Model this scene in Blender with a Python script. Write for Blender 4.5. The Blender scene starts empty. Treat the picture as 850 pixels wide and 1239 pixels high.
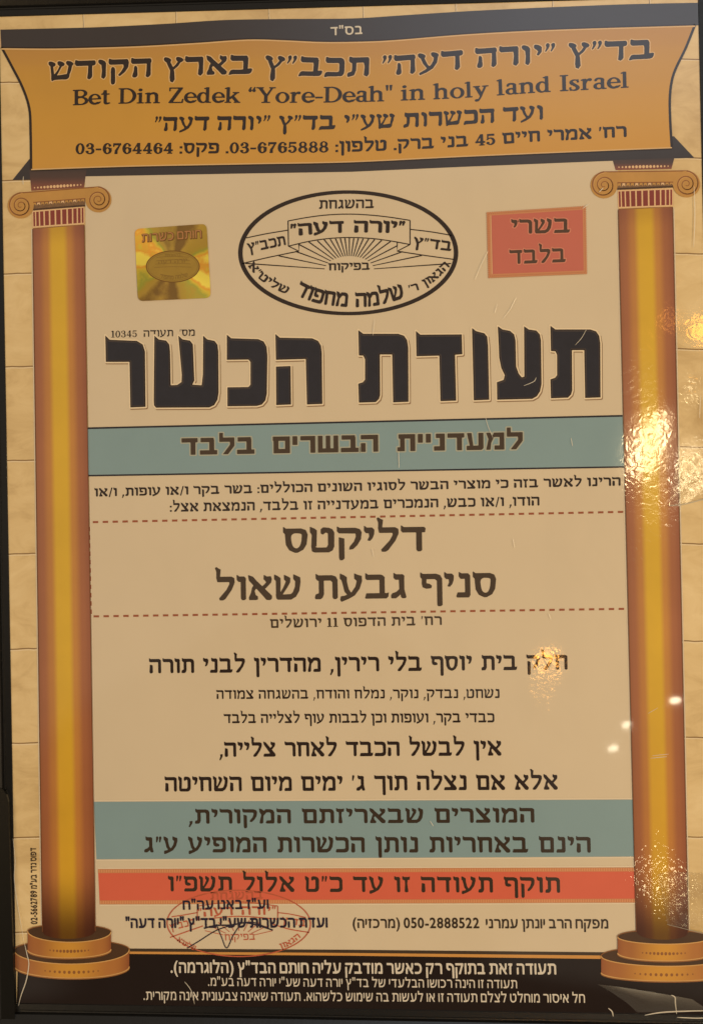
import bpy, math, random
import numpy as np
from mathutils import Vector, Matrix
random.seed(7)
scene = bpy.context.scene

# ---------------------------------------------------------------- camera
# The sheet hangs on a wall in the x-z plane (y = 0); u runs right and v up on it, in metres.
PW, PH, FOC = 850., 1239., 1600.
RX, RY, RZ = -.0158, .1064, -.0209
TX, TY, TZ = .0013, .0755, .5692
def rot(rx, ry, rz):
    c, s = math.cos, math.sin
    return (np.array([[c(rz), -s(rz), 0], [s(rz), c(rz), 0], [0, 0, 1]]) @ np.array([[c(ry), 0, s(ry)], [0, 1, 0], [-s(ry), 0, c(ry)]])
            @ np.array([[1, 0, 0], [0, c(rx), -s(rx)], [0, s(rx), c(rx)]]))
RC = rot(RX, RY, RZ); TC = np.array([TX, TY, TZ])
HI = np.linalg.inv(np.array([[FOC, 0, PW/2], [0, FOC, PH/2], [0, 0, 1]]) @ np.column_stack([RC[:, 0], RC[:, 1], TC]))
def pl(x, y):
    """A measured point of the sheet -> (u, v) on the sheet."""
    a = HI @ np.array([x, y, 1.]); return (a[0]/a[2], -a[1]/a[2])
def world_dir(d): return Vector((d[0], d[2], -d[1]))      # (right, down, into the wall) -> Blender
cam_pos = world_dir(-RC.T @ TC)
cd = bpy.data.cameras.new('camera'); cam = bpy.data.objects.new('camera', cd); scene.collection.objects.link(cam)
r, u_, b = world_dir(RC.T @ np.array([1, 0, 0])), world_dir(RC.T @ np.array([0, -1, 0])), world_dir(RC.T @ np.array([0, 0, -1]))
cam.matrix_world = Matrix(((r.x, u_.x, b.x, cam_pos.x), (r.y, u_.y, b.y, cam_pos.y), (r.z, u_.z, b.z, cam_pos.z), (0, 0, 0, 1)))
cd.sensor_fit = 'VERTICAL'; cd.sensor_height = 24; cd.lens = FOC/PH*24; cd.clip_start = .01; cd.clip_end = 100
scene.camera = cam
scene.render.resolution_x, scene.render.resolution_y = 702, 1024

# ---------------------------------------------------------------- light and exposure
vs = scene.view_settings; vs.view_transform = 'Standard'; vs.look = 'None'; vs.exposure = .09; vs.gamma = 1; vs.use_curve_mapping = False
scene.cycles.max_bounces = 6; scene.cycles.use_denoising = True; scene.cycles.denoiser = 'OPENIMAGEDENOISE'; scene.cycles.sample_clamp_direct = 8
wd = bpy.data.worlds.new('World'); scene.world = wd; wd.use_nodes = True
def mirror(x, y, dist):
    """Where a lamp must hang to be seen mirrored by the sheet at that point of it."""
    u, v = pl(x, y); p = Vector((u, 0, v)); d = (p - cam_pos).normalized(); d.y = -d.y
    return p + d*dist, p
def lamp(name, loc, target, size, power, col, sizey=None, shape='DISK'):
    ld = bpy.data.lights.new(name, 'AREA'); ld.shape = shape; ld.size = size; ld.energy = power; ld.color = col
    if sizey: ld.size_y = sizey
    o = bpy.data.objects.new(name, ld); scene.collection.objects.link(o); o.location = loc
    o.rotation_euler = (Vector(target) - Vector(loc)).to_track_quat('-Z', 'Y').to_euler()
    return o
WARM = (1, .69, .35)
lamp('room_lamp', (1.0, -1.25, -.05), (.02, 0, -.06), .5, 11.7, WARM)
lamp('room_lamp', (-1.2, -1.5, -.1), (0, 0, -.06), .5, 5.8, (1, .665, .30))
def glint(name, x, y, dist, size, rad, col, sy=None, turn=0):
    """A small bare lamp in the room whose mirror image falls on the sheet at (x, y); rad = its radiance."""
    loc, p = mirror(x, y, dist)
    o = lamp(name, loc, p, size, rad*math.pi*math.pi*size*(sy or size)/4, col, sy, 'ELLIPSE' if sy else 'DISK'); o.rotation_euler.rotate_axis('Z', math.radians(turn))
loc, p = mirror(784, 538, 1.6)                       # an oval warm lamp over the counter
o = lamp('counter_lamp', loc, p, .032, 125*math.pi*math.pi*.016*.056, (1, .76, .40), .112, 'ELLIPSE'); o.rotation_euler.rotate_axis('Z', math.radians(-22))
glint('ceiling_lamp', 840, 570, 1.6, .040, 60, (1, .82, .52))
glint('orange_lamp', 662, 801, 1.6, .030, 60, (1, .42, .08))
glint('orange_lamp', 848, 398, 1.6, .034, 22, (1, .38, .035))
glint('orange_lamp', 811, 386, 1.6, .022, 7, (1, .35, .06))
glint('ceiling_lamp', 800, 1066, 1.6, .028, 22, (1, .80, .45))
glint('spot_lamp', 741, 905, 1.6, .015, 26, (1, .90, .66), .009, 20)
glint('spot_lamp', 757, 878, 1.6, .015, 26, (1, .90, .66), .009, 20)
glint('spot_lamp', 815, 848, 1.6, .019, 26, (1, .86, .58), .010, 12)
# the room round the sheet: dim and warm, with cool daylight high on the right behind the viewer
nt = wd.node_tree; bg = nt.nodes['Background']
tcn = nt.nodes.new('ShaderNodeTexCoord').outputs['Generated']
def mdir(x, y): l, p = mirror(x, y, 1.); return (l-p).normalized()
d0 = mdir(425, 500); dx_ = (mdir(700, 500)-mdir(150, 500)).normalized(); dy_ = (mdir(425, 200)-mdir(425, 900)).normalized()
def axis_mask(ax, a0, a1, b0=None, b1=None):
    dn = nt.nodes.new('ShaderNodeVectorMath'); dn.operation = 'DOT_PRODUCT'; nt.links.new(tcn, dn.inputs[0]); dn.inputs[1].default_value = ax
    def sm(lo, hi, t0, t1):
        m = nt.nodes.new('ShaderNodeMapRange'); m.interpolation_type = 'SMOOTHSTEP'; nt.links.new(dn.outputs['Value'], m.inputs[0])
        for k, q in enumerate((lo, hi, t0, t1)): m.inputs[k+1].default_value = q
        return m.outputs[0]
    o = sm(a0, a1, 0, 1)
    if b0 is None: return o
    m2 = nt.nodes.new('ShaderNodeMath'); m2.operation = 'MULTIPLY'; nt.links.new(o, m2.inputs[0]); nt.links.new(sm(b0, b1, 1, 0), m2.inputs[1]); return m2.outputs[0]
mx = axis_mask(dx_, mdir(150, 0).dot(dx_), mdir(760, 0).dot(dx_), mdir(1150, 0).dot(dx_), mdir(1450, 0).dot(dx_))
my = axis_mask(dy_, mdir(425, 270).dot(dy_), mdir(425, 20).dot(dy_), mdir(425, -200).dot(dy_), mdir(425, -420).dot(dy_))
mz = axis_mask(Vector((0, -1, 0)), .1, .3)
def mulw(a_, b_):
    n = nt.nodes.new('ShaderNodeMath'); n.operation = 'MULTIPLY'; nt.links.new(a_, n.inputs[0]); nt.links.new(b_, n.inputs[1]); return n.outputs[0]
mixw = nt.nodes.new('ShaderNodeMix'); mixw.data_type = 'RGBA'; nt.links.new(mulw(mulw(mx, my), mz), mixw.inputs[0])
# the viewer stands dark against the room
def silh():
    o = None
    for cx_, cy_, rx_, ry_ in ((330, 1010, 330, 260), (360, 880, 190, 150), (430, 1330, 900, 190)):
        ax_, ay_ = mdir(cx_, cy_).dot(dx_), mdir(cx_, cy_).dot(dy_)
        wx, wy = abs(mdir(cx_+rx_, cy_).dot(dx_)-ax_), abs(mdir(cx_, cy_+ry_).dot(dy_)-ay_)
        def term(ax, c0, w):
            dn = nt.nodes.new('ShaderNodeVectorMath'); dn.operation = 'DOT_PRODUCT'; nt.links.new(tcn, dn.inputs[0]); dn.inputs[1].default_value = ax
            m = nt.nodes.new('ShaderNodeMath'); m.operation = 'SUBTRACT'; nt.links.new(dn.outputs['Value'], m.inputs[0]); m.inputs[1].default_value = c0
            m2 = nt.nodes.new('ShaderNodeMath'); m2.operation = 'DIVIDE'; nt.links.new(m.outputs[0], m2.inputs[0]); m2.inputs[1].default_value = w
            return mulw(m2.outputs[0], m2.outputs[0])
        ad = nt.nodes.new('ShaderNodeMath'); ad.operation = 'ADD'; nt.links.new(term(dx_, ax_, wx), ad.inputs[0]); nt.links.new(term(dy_, ay_, wy), ad.inputs[1])
        m = nt.nodes.new('ShaderNodeMapRange'); m.interpolation_type = 'SMOOTHSTEP'; nt.links.new(ad.outputs[0], m.inputs[0]); m.inputs[1].default_value = .80; m.inputs[2].default_value = 1.12
        o = m.outputs[0] if o is None else mulw(o, m.outputs[0])
    return o
base = nt.nodes.new('ShaderNodeMix'); base.data_type = 'RGBA'; nt.links.new(silh(), base.inputs[0]); base.inputs[6].default_value = (.03, .024, .02, 1); base.inputs[7].default_value = (.25, .215, .17, 1)
nt.links.new(base.outputs[2], mixw.inputs[6]); mixw.inputs[7].default_value = (1.28, 1.44, 1.64, 1)
nt.links.new(mixw.outputs[2], bg.inputs[0]); bg.inputs[1].default_value = 1.0

# ---------------------------------------------------------------- materials
def socket(nt, v):
    if isinstance(v, tuple):
        n = nt.nodes.new('ShaderNodeRGB'); n.outputs[0].default_value = (*v, 1); return n.outputs[0]
    return v
def math_node(nt, op, a, b=None, c=None):
    n = nt.nodes.new('ShaderNodeMath'); n.operation = op
    for i, q in enumerate((a, b, c)):
        if q is None: continue
        if isinstance(q, (int, float)): n.inputs[i].default_value = q
        else: nt.links.new(q, n.inputs[i])
    return n.outputs[0]
def noise(nt, vec, scale, detail=3, rough=.55, dist=0):
    n = nt.nodes.new('ShaderNodeTexNoise'); n.inputs['Scale'].default_value = scale; n.inputs['Detail'].default_value = detail
    n.inputs['Roughness'].default_value = rough; n.inputs['Distortion'].default_value = dist
    nt.links.new(vec, n.inputs['Vector']); return n.outputs[0]
def wrinkle_group():
    """Crinkles of the clear laminate: the sheet's gloss is smooth, except where the film has come loose."""
    g = bpy.data.node_groups.new('laminate_wrinkle', 'ShaderNodeTree')
    g.interface.new_socket('Normal', in_out='OUTPUT', socket_type='NodeSocketVector'); g.interface.new_socket('Roughness', in_out='OUTPUT', socket_type='NodeSocketFloat'); g.interface.new_socket('Ripple', in_out='OUTPUT', socket_type='NodeSocketVector')
    out = g.nodes.new('NodeGroupOutput'); pos = g.nodes.new('ShaderNodeNewGeometry').outputs['Position']
    total = None
    sc = g.nodes.new('ShaderNodeVectorMath'); sc.operation = 'MULTIPLY'; g.links.new(pos, sc.inputs[0]); sc.inputs[1].default_value = (1.7, 1, 1)
    def region(spots):
        total = None
        for x, y, rad, amt in spots:
            u, v = pl(x, y)
            d = g.nodes.new('ShaderNodeVectorMath'); d.operation = 'DISTANCE'; g.links.new(sc.outputs[0], d.inputs[0]); d.inputs[1].default_value = (u*1.7, 0, v)
            m = g.nodes.new('ShaderNodeMapRange'); m.interpolation_type = 'SMOOTHSTEP'; g.links.new(d.outputs['Value'], m.inputs[0])
            m.inputs[1].default_value = rad; m.inputs[2].default_value = 0; m.inputs[3].default_value = 0; m.inputs[4].default_value = amt
            total = m.outputs[0] if total is None else math_node(g, 'MAXIMUM', total, m.outputs[0])
        return total
    total = region(((783, 545, .036, .45), (772, 440, .030, .7), (796, 630, .034, .7), (768, 680, .022, .7), (664, 812, .018, .6), (655, 838, .016, .8), (838, 470, .014, .9), (838, 560, .020, .9), (846, 398, .024, .2), (812, 386, .014, .45)))
    specks = region(((784, 1055, .027, 1.), (795, 1020, .02, .8), (815, 1085, .030, 1.), (768, 675, .022, .8), (757, 600, .014, .5), (660, 838, .016, .8), (822, 310, .022, .9), (836, 470, .016, .9)))
    fine = noise(g, pos, 300, 1.2, .5, 1.0)
    soft = noise(g, pos, 26, 2, .5)
    b1 = g.nodes.new('ShaderNodeBump'); b1.inputs['Distance'].default_value = .0006; b1.inputs['Strength'].default_value = .05; g.links.new(soft, b1.inputs['Height'])
    b2 = g.nodes.new('ShaderNodeBump'); b2.inputs['Distance'].default_value = .00007; g.links.new(fine, b2.inputs['Height']); g.links.new(total, b2.inputs['Strength']); g.links.new(b1.outputs[0], b2.inputs['Normal'])
    b4 = g.nodes.new('ShaderNodeBump'); b4.inputs['Distance'].default_value = .00006; g.links.new(noise(g, pos, 560, 1, .5, .4), b4.inputs['Height']); g.links.new(specks, b4.inputs['Strength']); g.links.new(b2.outputs[0], b4.inputs['Normal']); b2 = b4
    g.links.new(b2.outputs[0], out.inputs[0])
    g.links.new(math_node(g, 'MULTIPLY_ADD', total, .075, .030), out.inputs[1])
    b3 = g.nodes.new('ShaderNodeBump'); b3.inputs['Distance'].default_value = .004; b3.inputs['Strength'].default_value = .6   # the paper itself lies in soft ripples
    g.links.new(noise(g, pos, 17, 2.5, .5, .5), b3.inputs['Height']); g.links.new(b3.outputs[0], out.inputs[2])
    return g
WRINKLE = wrinkle_group()
def new_mat(name):
    m = bpy.data.materials.new(name); m.use_nodes = True; nt = m.node_tree
    return m, nt, nt.nodes['Principled BSDF']
def ramp(nt, fac, stops, interp='EASE'):
    n = nt.nodes.new('ShaderNodeValToRGB'); n.color_ramp.interpolation = interp
    el = n.color_ramp.elements
    while len(el) < len(stops): el.new(.5)
    for e, (p, c) in zip(el, stops): e.position = p; e.color = (*c, 1)
    nt.links.new(fac, n.inputs[0]); return n.outputs[0]
def uv_axis(nt, axis=0):
    uv = nt.nodes.new('ShaderNodeUVMap'); s = nt.nodes.new('ShaderNodeSeparateXYZ'); nt.links.new(uv.outputs[0], s.inputs[0]); return s.outputs[axis]
def printed(name, col, var=.06, scale=60, grad=None, coat=.9, axis=0, vgrad=None):
    """Ink printed on the paper under the clear glossy laminate. grad = colours of the artwork across the piece."""
    m, nt, bs = new_mat(name)
    pos = nt.nodes.new('ShaderNodeNewGeometry').outputs['Position']
    c = ramp(nt, uv_axis(nt, axis), grad) if grad else socket(nt, col)
    n1 = noise(nt, pos, scale, 4, .6)
    k = math_node(nt, 'MULTIPLY_ADD', n1, 2*var, 1-var)
    mul = nt.nodes.new('ShaderNodeVectorMath'); mul.operation = 'SCALE'; nt.links.new(c, mul.inputs[0]); nt.links.new(k, mul.inputs['Scale'])
    res = mul.outputs[0]
    if vgrad:
        m2 = nt.nodes.new('ShaderNodeVectorMath'); m2.operation = 'MULTIPLY'; nt.links.new(res, m2.inputs[0]); nt.links.new(ramp(nt, uv_axis(nt, 1), vgrad), m2.inputs[1]); res = m2.outputs[0]
    nt.links.new(res, bs.inputs['Base Color'])
    bs.inputs['Roughness'].default_value = .75; bs.inputs['Specular IOR Level'].default_value = .15
    bs.inputs['Coat Weight'].default_value = coat; bs.inputs['Coat Roughness'].default_value = .05; bs.inputs['Coat IOR'].default_value = 1.65
    w = nt.nodes.new('ShaderNodeGroup'); w.node_tree = WRINKLE; nt.links.new(w.outputs[0], bs.inputs['Coat Normal']); nt.links.new(w.outputs[1], bs.inputs['Coat Roughness']); nt.links.new(w.outputs[2], bs.inputs['Normal'])
    return m
def stone_print(name):
    m, nt, bs = new_mat(name)
    pos = nt.nodes.new('ShaderNodeNewGeometry').outputs['Position']
    mp = nt.nodes.new('ShaderNodeMapping'); nt.links.new(pos, mp.inputs[0]); mp.inputs['Scale'].default_value = (1, 1, 1.9); mp.inputs['Rotation'].default_value = (0, .3, 0)
    a = noise(nt, mp.outputs[0], 55, 5, .62, .8); b_ = noise(nt, pos, 14, 2, .5)
    s = math_node(nt, 'ADD', math_node(nt, 'MULTIPLY', a, .6), math_node(nt, 'MULTIPLY', b_, .4))
    nt.links.new(ramp(nt, s, ((.30, (.56, .41, .21)), (.5, (.76, .60, .34)), (.7, (.88, .73, .46))), 'LINEAR'), bs.inputs['Base Color'])
    bs.inputs['Roughness'].default_value = .75; bs.inputs['Specular IOR Level'].default_value = .15
    bs.inputs['Coat Weight'].default_value = .9; bs.inputs['Coat Roughness'].default_value = .05; bs.inputs['Coat IOR'].default_value = 1.65
    w = nt.nodes.new('ShaderNodeGroup'); w.node_tree = WRINKLE; nt.links.new(w.outputs[0], bs.inputs['Coat Normal']); nt.links.new(w.outputs[1], bs.inputs['Coat Roughness']); nt.links.new(w.outputs[2], bs.inputs['Normal'])
    return m
def plain(name, col, rough=.5, metal=0, coat=0, var=.1, scale=80, bump=0, spec=.5):
    m, nt, bs = new_mat(name)
    pos = nt.nodes.new('ShaderNodeNewGeometry').outputs['Position']
    n1 = noise(nt, pos, scale, 4, .6); k = math_node(nt, 'MULTIPLY_ADD', n1, 2*var, 1-var)
    mul = nt.nodes.new('ShaderNodeVectorMath'); mul.operation = 'SCALE'; nt.links.new(socket(nt, col), mul.inputs[0]); nt.links.new(k, mul.inputs['Scale'])
    nt.links.new(mul.outputs[0], bs.inputs['Base Color'])
    bs.inputs['Roughness'].default_value = rough; bs.inputs['Specular IOR Level'].default_value = spec; bs.inputs['Metallic'].default_value = metal; bs.inputs['Coat Weight'].default_value = coat
    if bump:
        bb = nt.nodes.new('ShaderNodeBump'); bb.inputs['Distance'].default_value = .001; bb.inputs['Strength'].default_value = bump; nt.links.new(n1, bb.inputs['Height']); nt.links.new(bb.outputs[0], bs.inputs['Normal'])
    return m
def clear_film(name, tint, gloss, rough, bscale, bstr, milk=.0):
    m, nt, bs = new_mat(name)
    nt.nodes.remove(bs); out = nt.nodes['Material Output']
    tr = nt.nodes.new('ShaderNodeBsdfTransparent'); tr.inputs[0].default_value = (*tint, 1)
    gl = nt.nodes.new('ShaderNodeBsdfGlossy'); gl.inputs['Roughness'].default_value = rough; gl.inputs[0].default_value = (1, 1, 1, 1)
    df = nt.nodes.new('ShaderNodeBsdfDiffuse'); df.inputs[0].default_value = (.8, .78, .72, 1)
    pos = nt.nodes.new('ShaderNodeNewGeometry').outputs['Position']
    bb = nt.nodes.new('ShaderNodeBump'); bb.inputs['Distance'].default_value = .00014; bb.inputs['Strength'].default_value = bstr; nt.links.new(noise(nt, pos, bscale, 4, .6, .8), bb.inputs['Height']); nt.links.new(bb.outputs[0], gl.inputs['Normal'])
    m1 = nt.nodes.new('ShaderNodeMixShader'); m1.inputs[0].default_value = milk; nt.links.new(tr.outputs[0], m1.inputs[1]); nt.links.new(df.outputs[0], m1.inputs[2])
    m2 = nt.nodes.new('ShaderNodeMixShader'); m2.inputs[0].default_value = gloss; nt.links.new(m1.outputs[0], m2.inputs[1]); nt.links.new(gl.outputs[0], m2.inputs[2])
    nt.links.new(m2.outputs[0], out.inputs[0]); return m
# ---------------------------------------------------------------- lettering
# Every glyph is a little list of solid (P), rounded (C) and cut-out (N, K) polygons, letter height 1.
def P(*p): return ('P', p)
def C(*p): return ('C', p)
def N(*p): return ('N', p)
def K(*p): return ('K', p)
def EL(cx, cy, rx, ry): return ('P', tuple((cx + rx*math.cos(a), cy + ry*math.sin(a)) for a in [i*math.pi/16 for i in range(32)]))
def NE(cx, cy, rx, ry): return ('N', EL(cx, cy, rx, ry)[1])
def RB(x0, y0, x1, y1): return P((x0, y0), (x1, y0), (x1, y1), (x0, y1))
def NB(x0, y0, x1, y1): return N((x0, y0), (x1, y0), (x1, y1), (x0, y1))
def TOP(x0, x1, t=.21): return P((x0, 1.06), (x0+.09, .985), (x1-.05, .985), (x1, .93), (x1-.02, .985-t), (x0+.05, .985-t), (x0, .84))
def RTOP(x0, x1, t=.21): return P((x0, 1.06), (x0+.09, .985), (x1-.14, .985), (x1-.05, .95), (x1, .86), (x1-.02, .985-t), (x0+.05, .985-t), (x0, .84))
def ST(x, y0, y1=.9, w=.175): return P((x, y1), (x+w, y1), (x+w, y0+.05), (x+w-.05, y0), (x+.04, y0), (x, y0+.07))
SERIF = {
'א': (.86, [P((0,1.04),(.17,.97),(.28,.82),(.86,.16),(.85,.04),(.79,-.01),(.66,0),(.56,.14),(.03,.82)),
            P((.58,1.04),(.68,.97),(.83,.98),(.86,.86),(.83,.72),(.66,.52),(.56,.42),(.50,.54),(.66,.72),(.64,.79),(.57,.86)),
            P((.24,.70),(.35,.60),(.22,.38),(.26,.2),(.34,.14),(.34,.02),(.28,0),(.03,0),(.02,.1),(.1,.3),(.14,.5))]),
'ב': (.84, [RTOP(.02,.70), ST(.53,.1,.9), P((0,.02),(.05,.21),(.80,.21),(.85,.24),(.83,.07),(.76,0),(.02,0))]),
'ג': (.54, [P((.1,1.05),(.19,.985),(.42,.985),(.48,.92),(.46,.77),(.16,.77),(.1,.84)), P((.29,.9),(.47,.9),(.47,.36),(.54,.04),(.5,0),(.40,0),(.36,.05),(.30,.4)),
            P((.34,.42),(.40,.30),(.28,.1),(.17,0),(.01,0),(0,.12),(.05,.2),(.2,.26))]),
'ד': (.78, [TOP(.0,.80), ST(.50,0,.9)]),
'ה': (.78, [RTOP(.0,.78), ST(.60,0,.9), P((.05,.60),(.22,.55),(.23,.06),(.17,0),(.05,0),(.02,.1))]),
'ו': (.32, [P((0,1.06),(.09,.985),(.27,.985),(.33,.9),(.32,.77),(.06,.77),(0,.86)), ST(.145,0,.9)]),
'ז': (.42, [P((0,1.06),(.09,.985),(.36,.985),(.43,1.02),(.41,.80),(.06,.78),(0,.86)), P((.14,.9),(.30,.9),(.27,.55),(.32,.05),(.28,0),(.15,0),(.12,.07),(.15,.5))]),
'ח': (.80, [RTOP(.0,.80), ST(.62,0,.9), ST(.09,0,.85)]),
'ט': (.80, [P((0,1.05),(.15,.97),(.22,.9),(.2,.25),(.04,.2),(.06,.72),(.0,.84)), P((.04,.28),(.06,.05),(.14,0),(.62,0),(.74,.08),(.79,.25),(.60,.3),(.55,.19),(.22,.19)),
            P((.60,.2),(.79,.2),(.80,.8),(.74,.94),(.62,1.0),(.44,1.02),(.36,.94),(.36,.78),(.42,.73),(.52,.82),(.6,.78))]),
'י': (.32, [P((0,1.06),(.09,.985),(.26,.985),(.33,.9),(.32,.72),(.27,.56),(.19,.45),(.11,.47),(.17,.62),(.16,.76),(.06,.77),(0,.86))]),
'כ': (.72, [P((0,1.06),(.09,.985),(.52,.985),(.66,.93),(.73,.78),(.73,.2),(.66,.05),(.52,0),(.03,0),(0,.06),(.05,.21),(.48,.21),(.555,.28),(.555,.70),(.48,.775),(.05,.775),(0,.85))]),
'ך': (.70, [TOP(.0,.71), ST(.52,-.32,.9)]),
'ל': (.70, [P((0,1.36),(.05,1.40),(.14,1.32),(.2,1.3),(.17,1.0),(.05,.9),(.05,1.2)), P((.04,.985),(.6,.985),(.70,.92),(.71,.74),(.60,.44),(.36,.06),(.28,0),(.16,0),(.14,.08),(.42,.44),(.53,.68),(.52,.77),(.08,.77))]),
'ם': (.80, [RTOP(.0,.79), ST(.62,0,.9), ST(.09,0,.85), RB(.12,0,.78,.2)]),
'מ': (.84, [P((0,1.04),(.15,.985),(.26,.86),(.28,.72),(.22,.46),(.2,.05),(.15,0),(.03,0),(.02,.1),(.12,.6),(.02,.8)),
            P((.22,.80),(.36,.985),(.62,.985),(.76,.93),(.83,.78),(.83,.07),(.78,0),(.40,0),(.36,.06),(.42,.2),(.655,.2),(.655,.70),(.59,.775),(.40,.775),(.28,.6))]),
'נ': (.50, [P((.1,1.05),(.19,.985),(.42,.985),(.49,.9),(.48,.77),(.16,.77),(.1,.86)), P((.315,.9),(.49,.9),(.49,.1),(.44,0),(.02,0),(0,.06),(.05,.2),(.315,.2))]),
'ן': (.32, [P((0,1.06),(.09,.985),(.27,.985),(.33,.9),(.32,.77),(.06,.77),(0,.86)), ST(.145,-.34,.9)]),
'ס': (.80, [P((0,1.06),(.09,.985),(.60,.985),(.75,.92),(.81,.74),(.77,.34),(.66,.12),(.47,0),(.38,0),(.2,.1),(.09,.32),(.06,.77),(0,.84)),
            K((.24,.80),(.62,.80),(.63,.66),(.60,.36),(.52,.2),(.44,.16),(.34,.2),(.27,.36))]),
'ע': (.80, [P((0,1.05),(.13,.985),(.24,.90),(.24,.70),(.30,.4),(.40,.22),(.28,.14),(.16,.3),(.1,.6),(.06,.76),(0,.84)),
            P((.52,1.05),(.64,.985),(.78,.94),(.79,.74),(.70,.42),(.52,.14),(.3,.0),(.04,-.12),(0,-.05),(.02,.1),(.16,.12),(.4,.24),(.56,.5),(.61,.74),(.52,.84))]),
'פ': (.76, [P((0,1.05),(.09,.985),(.56,.985),(.70,.93),(.77,.78),(.77,.2),(.70,.05),(.56,0),(.03,0),(0,.06),(.05,.2),(.52,.2),(.595,.28),(.595,.70),(.52,.775),(.21,.775),(.2,.60),(.32,.57),(.4,.5),(.38,.40),(.2,.38),(.08,.44),(.05,.6),(.06,.78),(0,.86))]),
'ף': (.76, [P((0,1.05),(.09,.985),(.56,.985),(.70,.93),(.77,.78),(.77,-.30),(.72,-.35),(.62,-.35),(.595,-.28),(.595,.70),(.52,.775),(.21,.775),(.2,.60),(.32,.57),(.4,.5),(.38,.40),(.2,.38),(.08,.44),(.05,.6),(.06,.78),(0,.86))]),
'צ': (.80, [P((0,1.04),(.16,.975),(.26,.84),(.78,.18),(.78,.06),(.72,0),(.02,0),(0,.06),(.05,.2),(.46,.2),(.04,.82)),
            P((.50,1.04),(.60,.975),(.74,.98),(.78,.88),(.74,.72),(.58,.52),(.50,.42),(.42,.54),(.58,.72),(.56,.79),(.49,.86))]),
'ץ': (.72, [P((0,1.04),(.14,.975),(.24,.88),(.40,.48),(.42,.3),(.42,-.28),(.36,-.34),(.28,-.34),(.24,-.26),(.25,.34),(.08,.78),(0,.86)),
            P((.46,1.04),(.56,.975),(.70,.98),(.74,.86),(.68,.68),(.52,.48),(.38,.36),(.36,.50),(.52,.70),(.52,.79),(.45,.86))]),
'ק': (.80, [P((0,1.05),(.09,.985),(.60,.985),(.75,.93),(.81,.8),(.78,.52),(.66,.28),(.52,.12),(.40,.1),(.42,.22),(.56,.42),(.625,.62),(.62,.76),(.06,.775),(0,.86)), P((.06,.60),(.23,.55),(.23,-.26),(.17,-.33),(.09,-.33),(.06,-.24))]),
'ר': (.68, [P((0,1.06),(.09,.985),(.48,.985),(.62,.93),(.69,.78),(.69,.05),(.64,0),(.55,0),(.515,.07),(.515,.70),(.45,.775),(.05,.775),(0,.86))]),
'ש': (.96, [P((0,1.05),(.12,.985),(.22,.90),(.22,.66),(.2,.16),(.06,.1),(.06,.6),(.06,.78),(0,.86)), P((.05,.22),(.07,.05),(.12,0),(.6,0),(.78,.12),(.62,.22),(.2,.2)),
            P((.70,1.05),(.82,.985),(.94,.92),(.95,.72),(.90,.36),(.78,.12),(.6,.05),(.56,.18),(.68,.3),(.76,.54),(.77,.76),(.70,.86)),
            P((.36,1.03),(.47,.975),(.58,.90),(.57,.72),(.46,.5),(.24,.14),(.17,.2),(.34,.52),(.43,.76),(.36,.84))]),
'ת': (.82, [P((.04,1.06),(.13,.985),(.62,.985),(.76,.93),(.82,.8),(.82,.05),(.77,0),(.68,0),(.645,.07),(.645,.70),(.58,.775),(.10,.775),(.04,.86)), P((.15,.85),(.32,.85),(.32,.2),(.27,.06),(.2,0),(.02,0),(0,.06),(.03,.19),(.15,.24))]),
'"': (.34, [P((.04,1.02),(.12,1.05),(.16,.95),(.08,.66),(.03,.66)), P((.22,1.02),(.30,1.05),(.34,.95),(.26,.66),(.21,.66))]),
"'": (.16, [P((.04,1.02),(.13,1.05),(.16,.95),(.07,.66),(.02,.66))]),
'.': (.16, [RB(.0,0,.17,.18)]), ':': (.16, [RB(0,0,.17,.18), RB(0,.5,.17,.68)]),
',': (.2, [P((.04,.16),(.2,.18),(.18,.02),(.04,-.24),(-.02,-.22),(.05,.0))]),
'/': (.36, [P((.28,1.05),(.38,1.05),(.1,-.1),(0,-.1))]),
'-': (.4, [RB(.0,.36,.4,.50)]),
'0': (.66, [EL(.33,.5,.33,.52), NE(.33,.5,.15,.42)]),
'1': (.44, [RB(.13,.04,.33,1.0), P((.13,1.02),(.22,1.02),(.22,.84),(0,.84),(0,.9)), RB(0,0,.46,.09)]),
'3': (.62, [EL(.30,.75,.28,.27), NE(.24,.75,.16,.19), EL(.30,.29,.33,.31), NE(.25,.29,.19,.22), NB(-.1,.34,.14,.66), N((-.1,.5),(.2,.5),(.2,.2),(-.1,.3)), EL(.11,.8,.1,.1), EL(.10,.2,.1,.1), RB(.16,.49,.3,.57)]),
'4': (.66, [P((.36,1.02),(.54,1.02),(.54,0),(.36,0)), P((.36,1.02),(.44,.98),(.13,.36),(0,.26)), RB(0,.24,.67,.38), RB(.26,0,.64,.07)]),
'5': (.62, [RB(.06,.84,.56,1.0), RB(.06,.5,.14,.9), EL(.29,.33,.32,.34), NE(.25,.33,.18,.25), NB(-.1,.22,.1,.47), EL(.1,.18,.1,.1)]),
'6': (.64, [EL(.33,.5,.33,.52), NE(.36,.5,.16,.43), NB(.5,.55,.8,.82), EL(.36,.31,.30,.31), NE(.35,.31,.12,.23), EL(.53,.8,.09,.1)]),
'7': (.60, [RB(.02,.82,.60,1.0), P((.50,.9),(.60,.95),(.34,.3),(.34,0),(.13,0),(.16,.32)), RB(.02,.68,.1,.95)]),
'8': (.64, [EL(.32,.75,.27,.27), EL(.32,.28,.33,.30), NE(.32,.77,.12,.18), NE(.32,.27,.15,.2)]),
}
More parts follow.
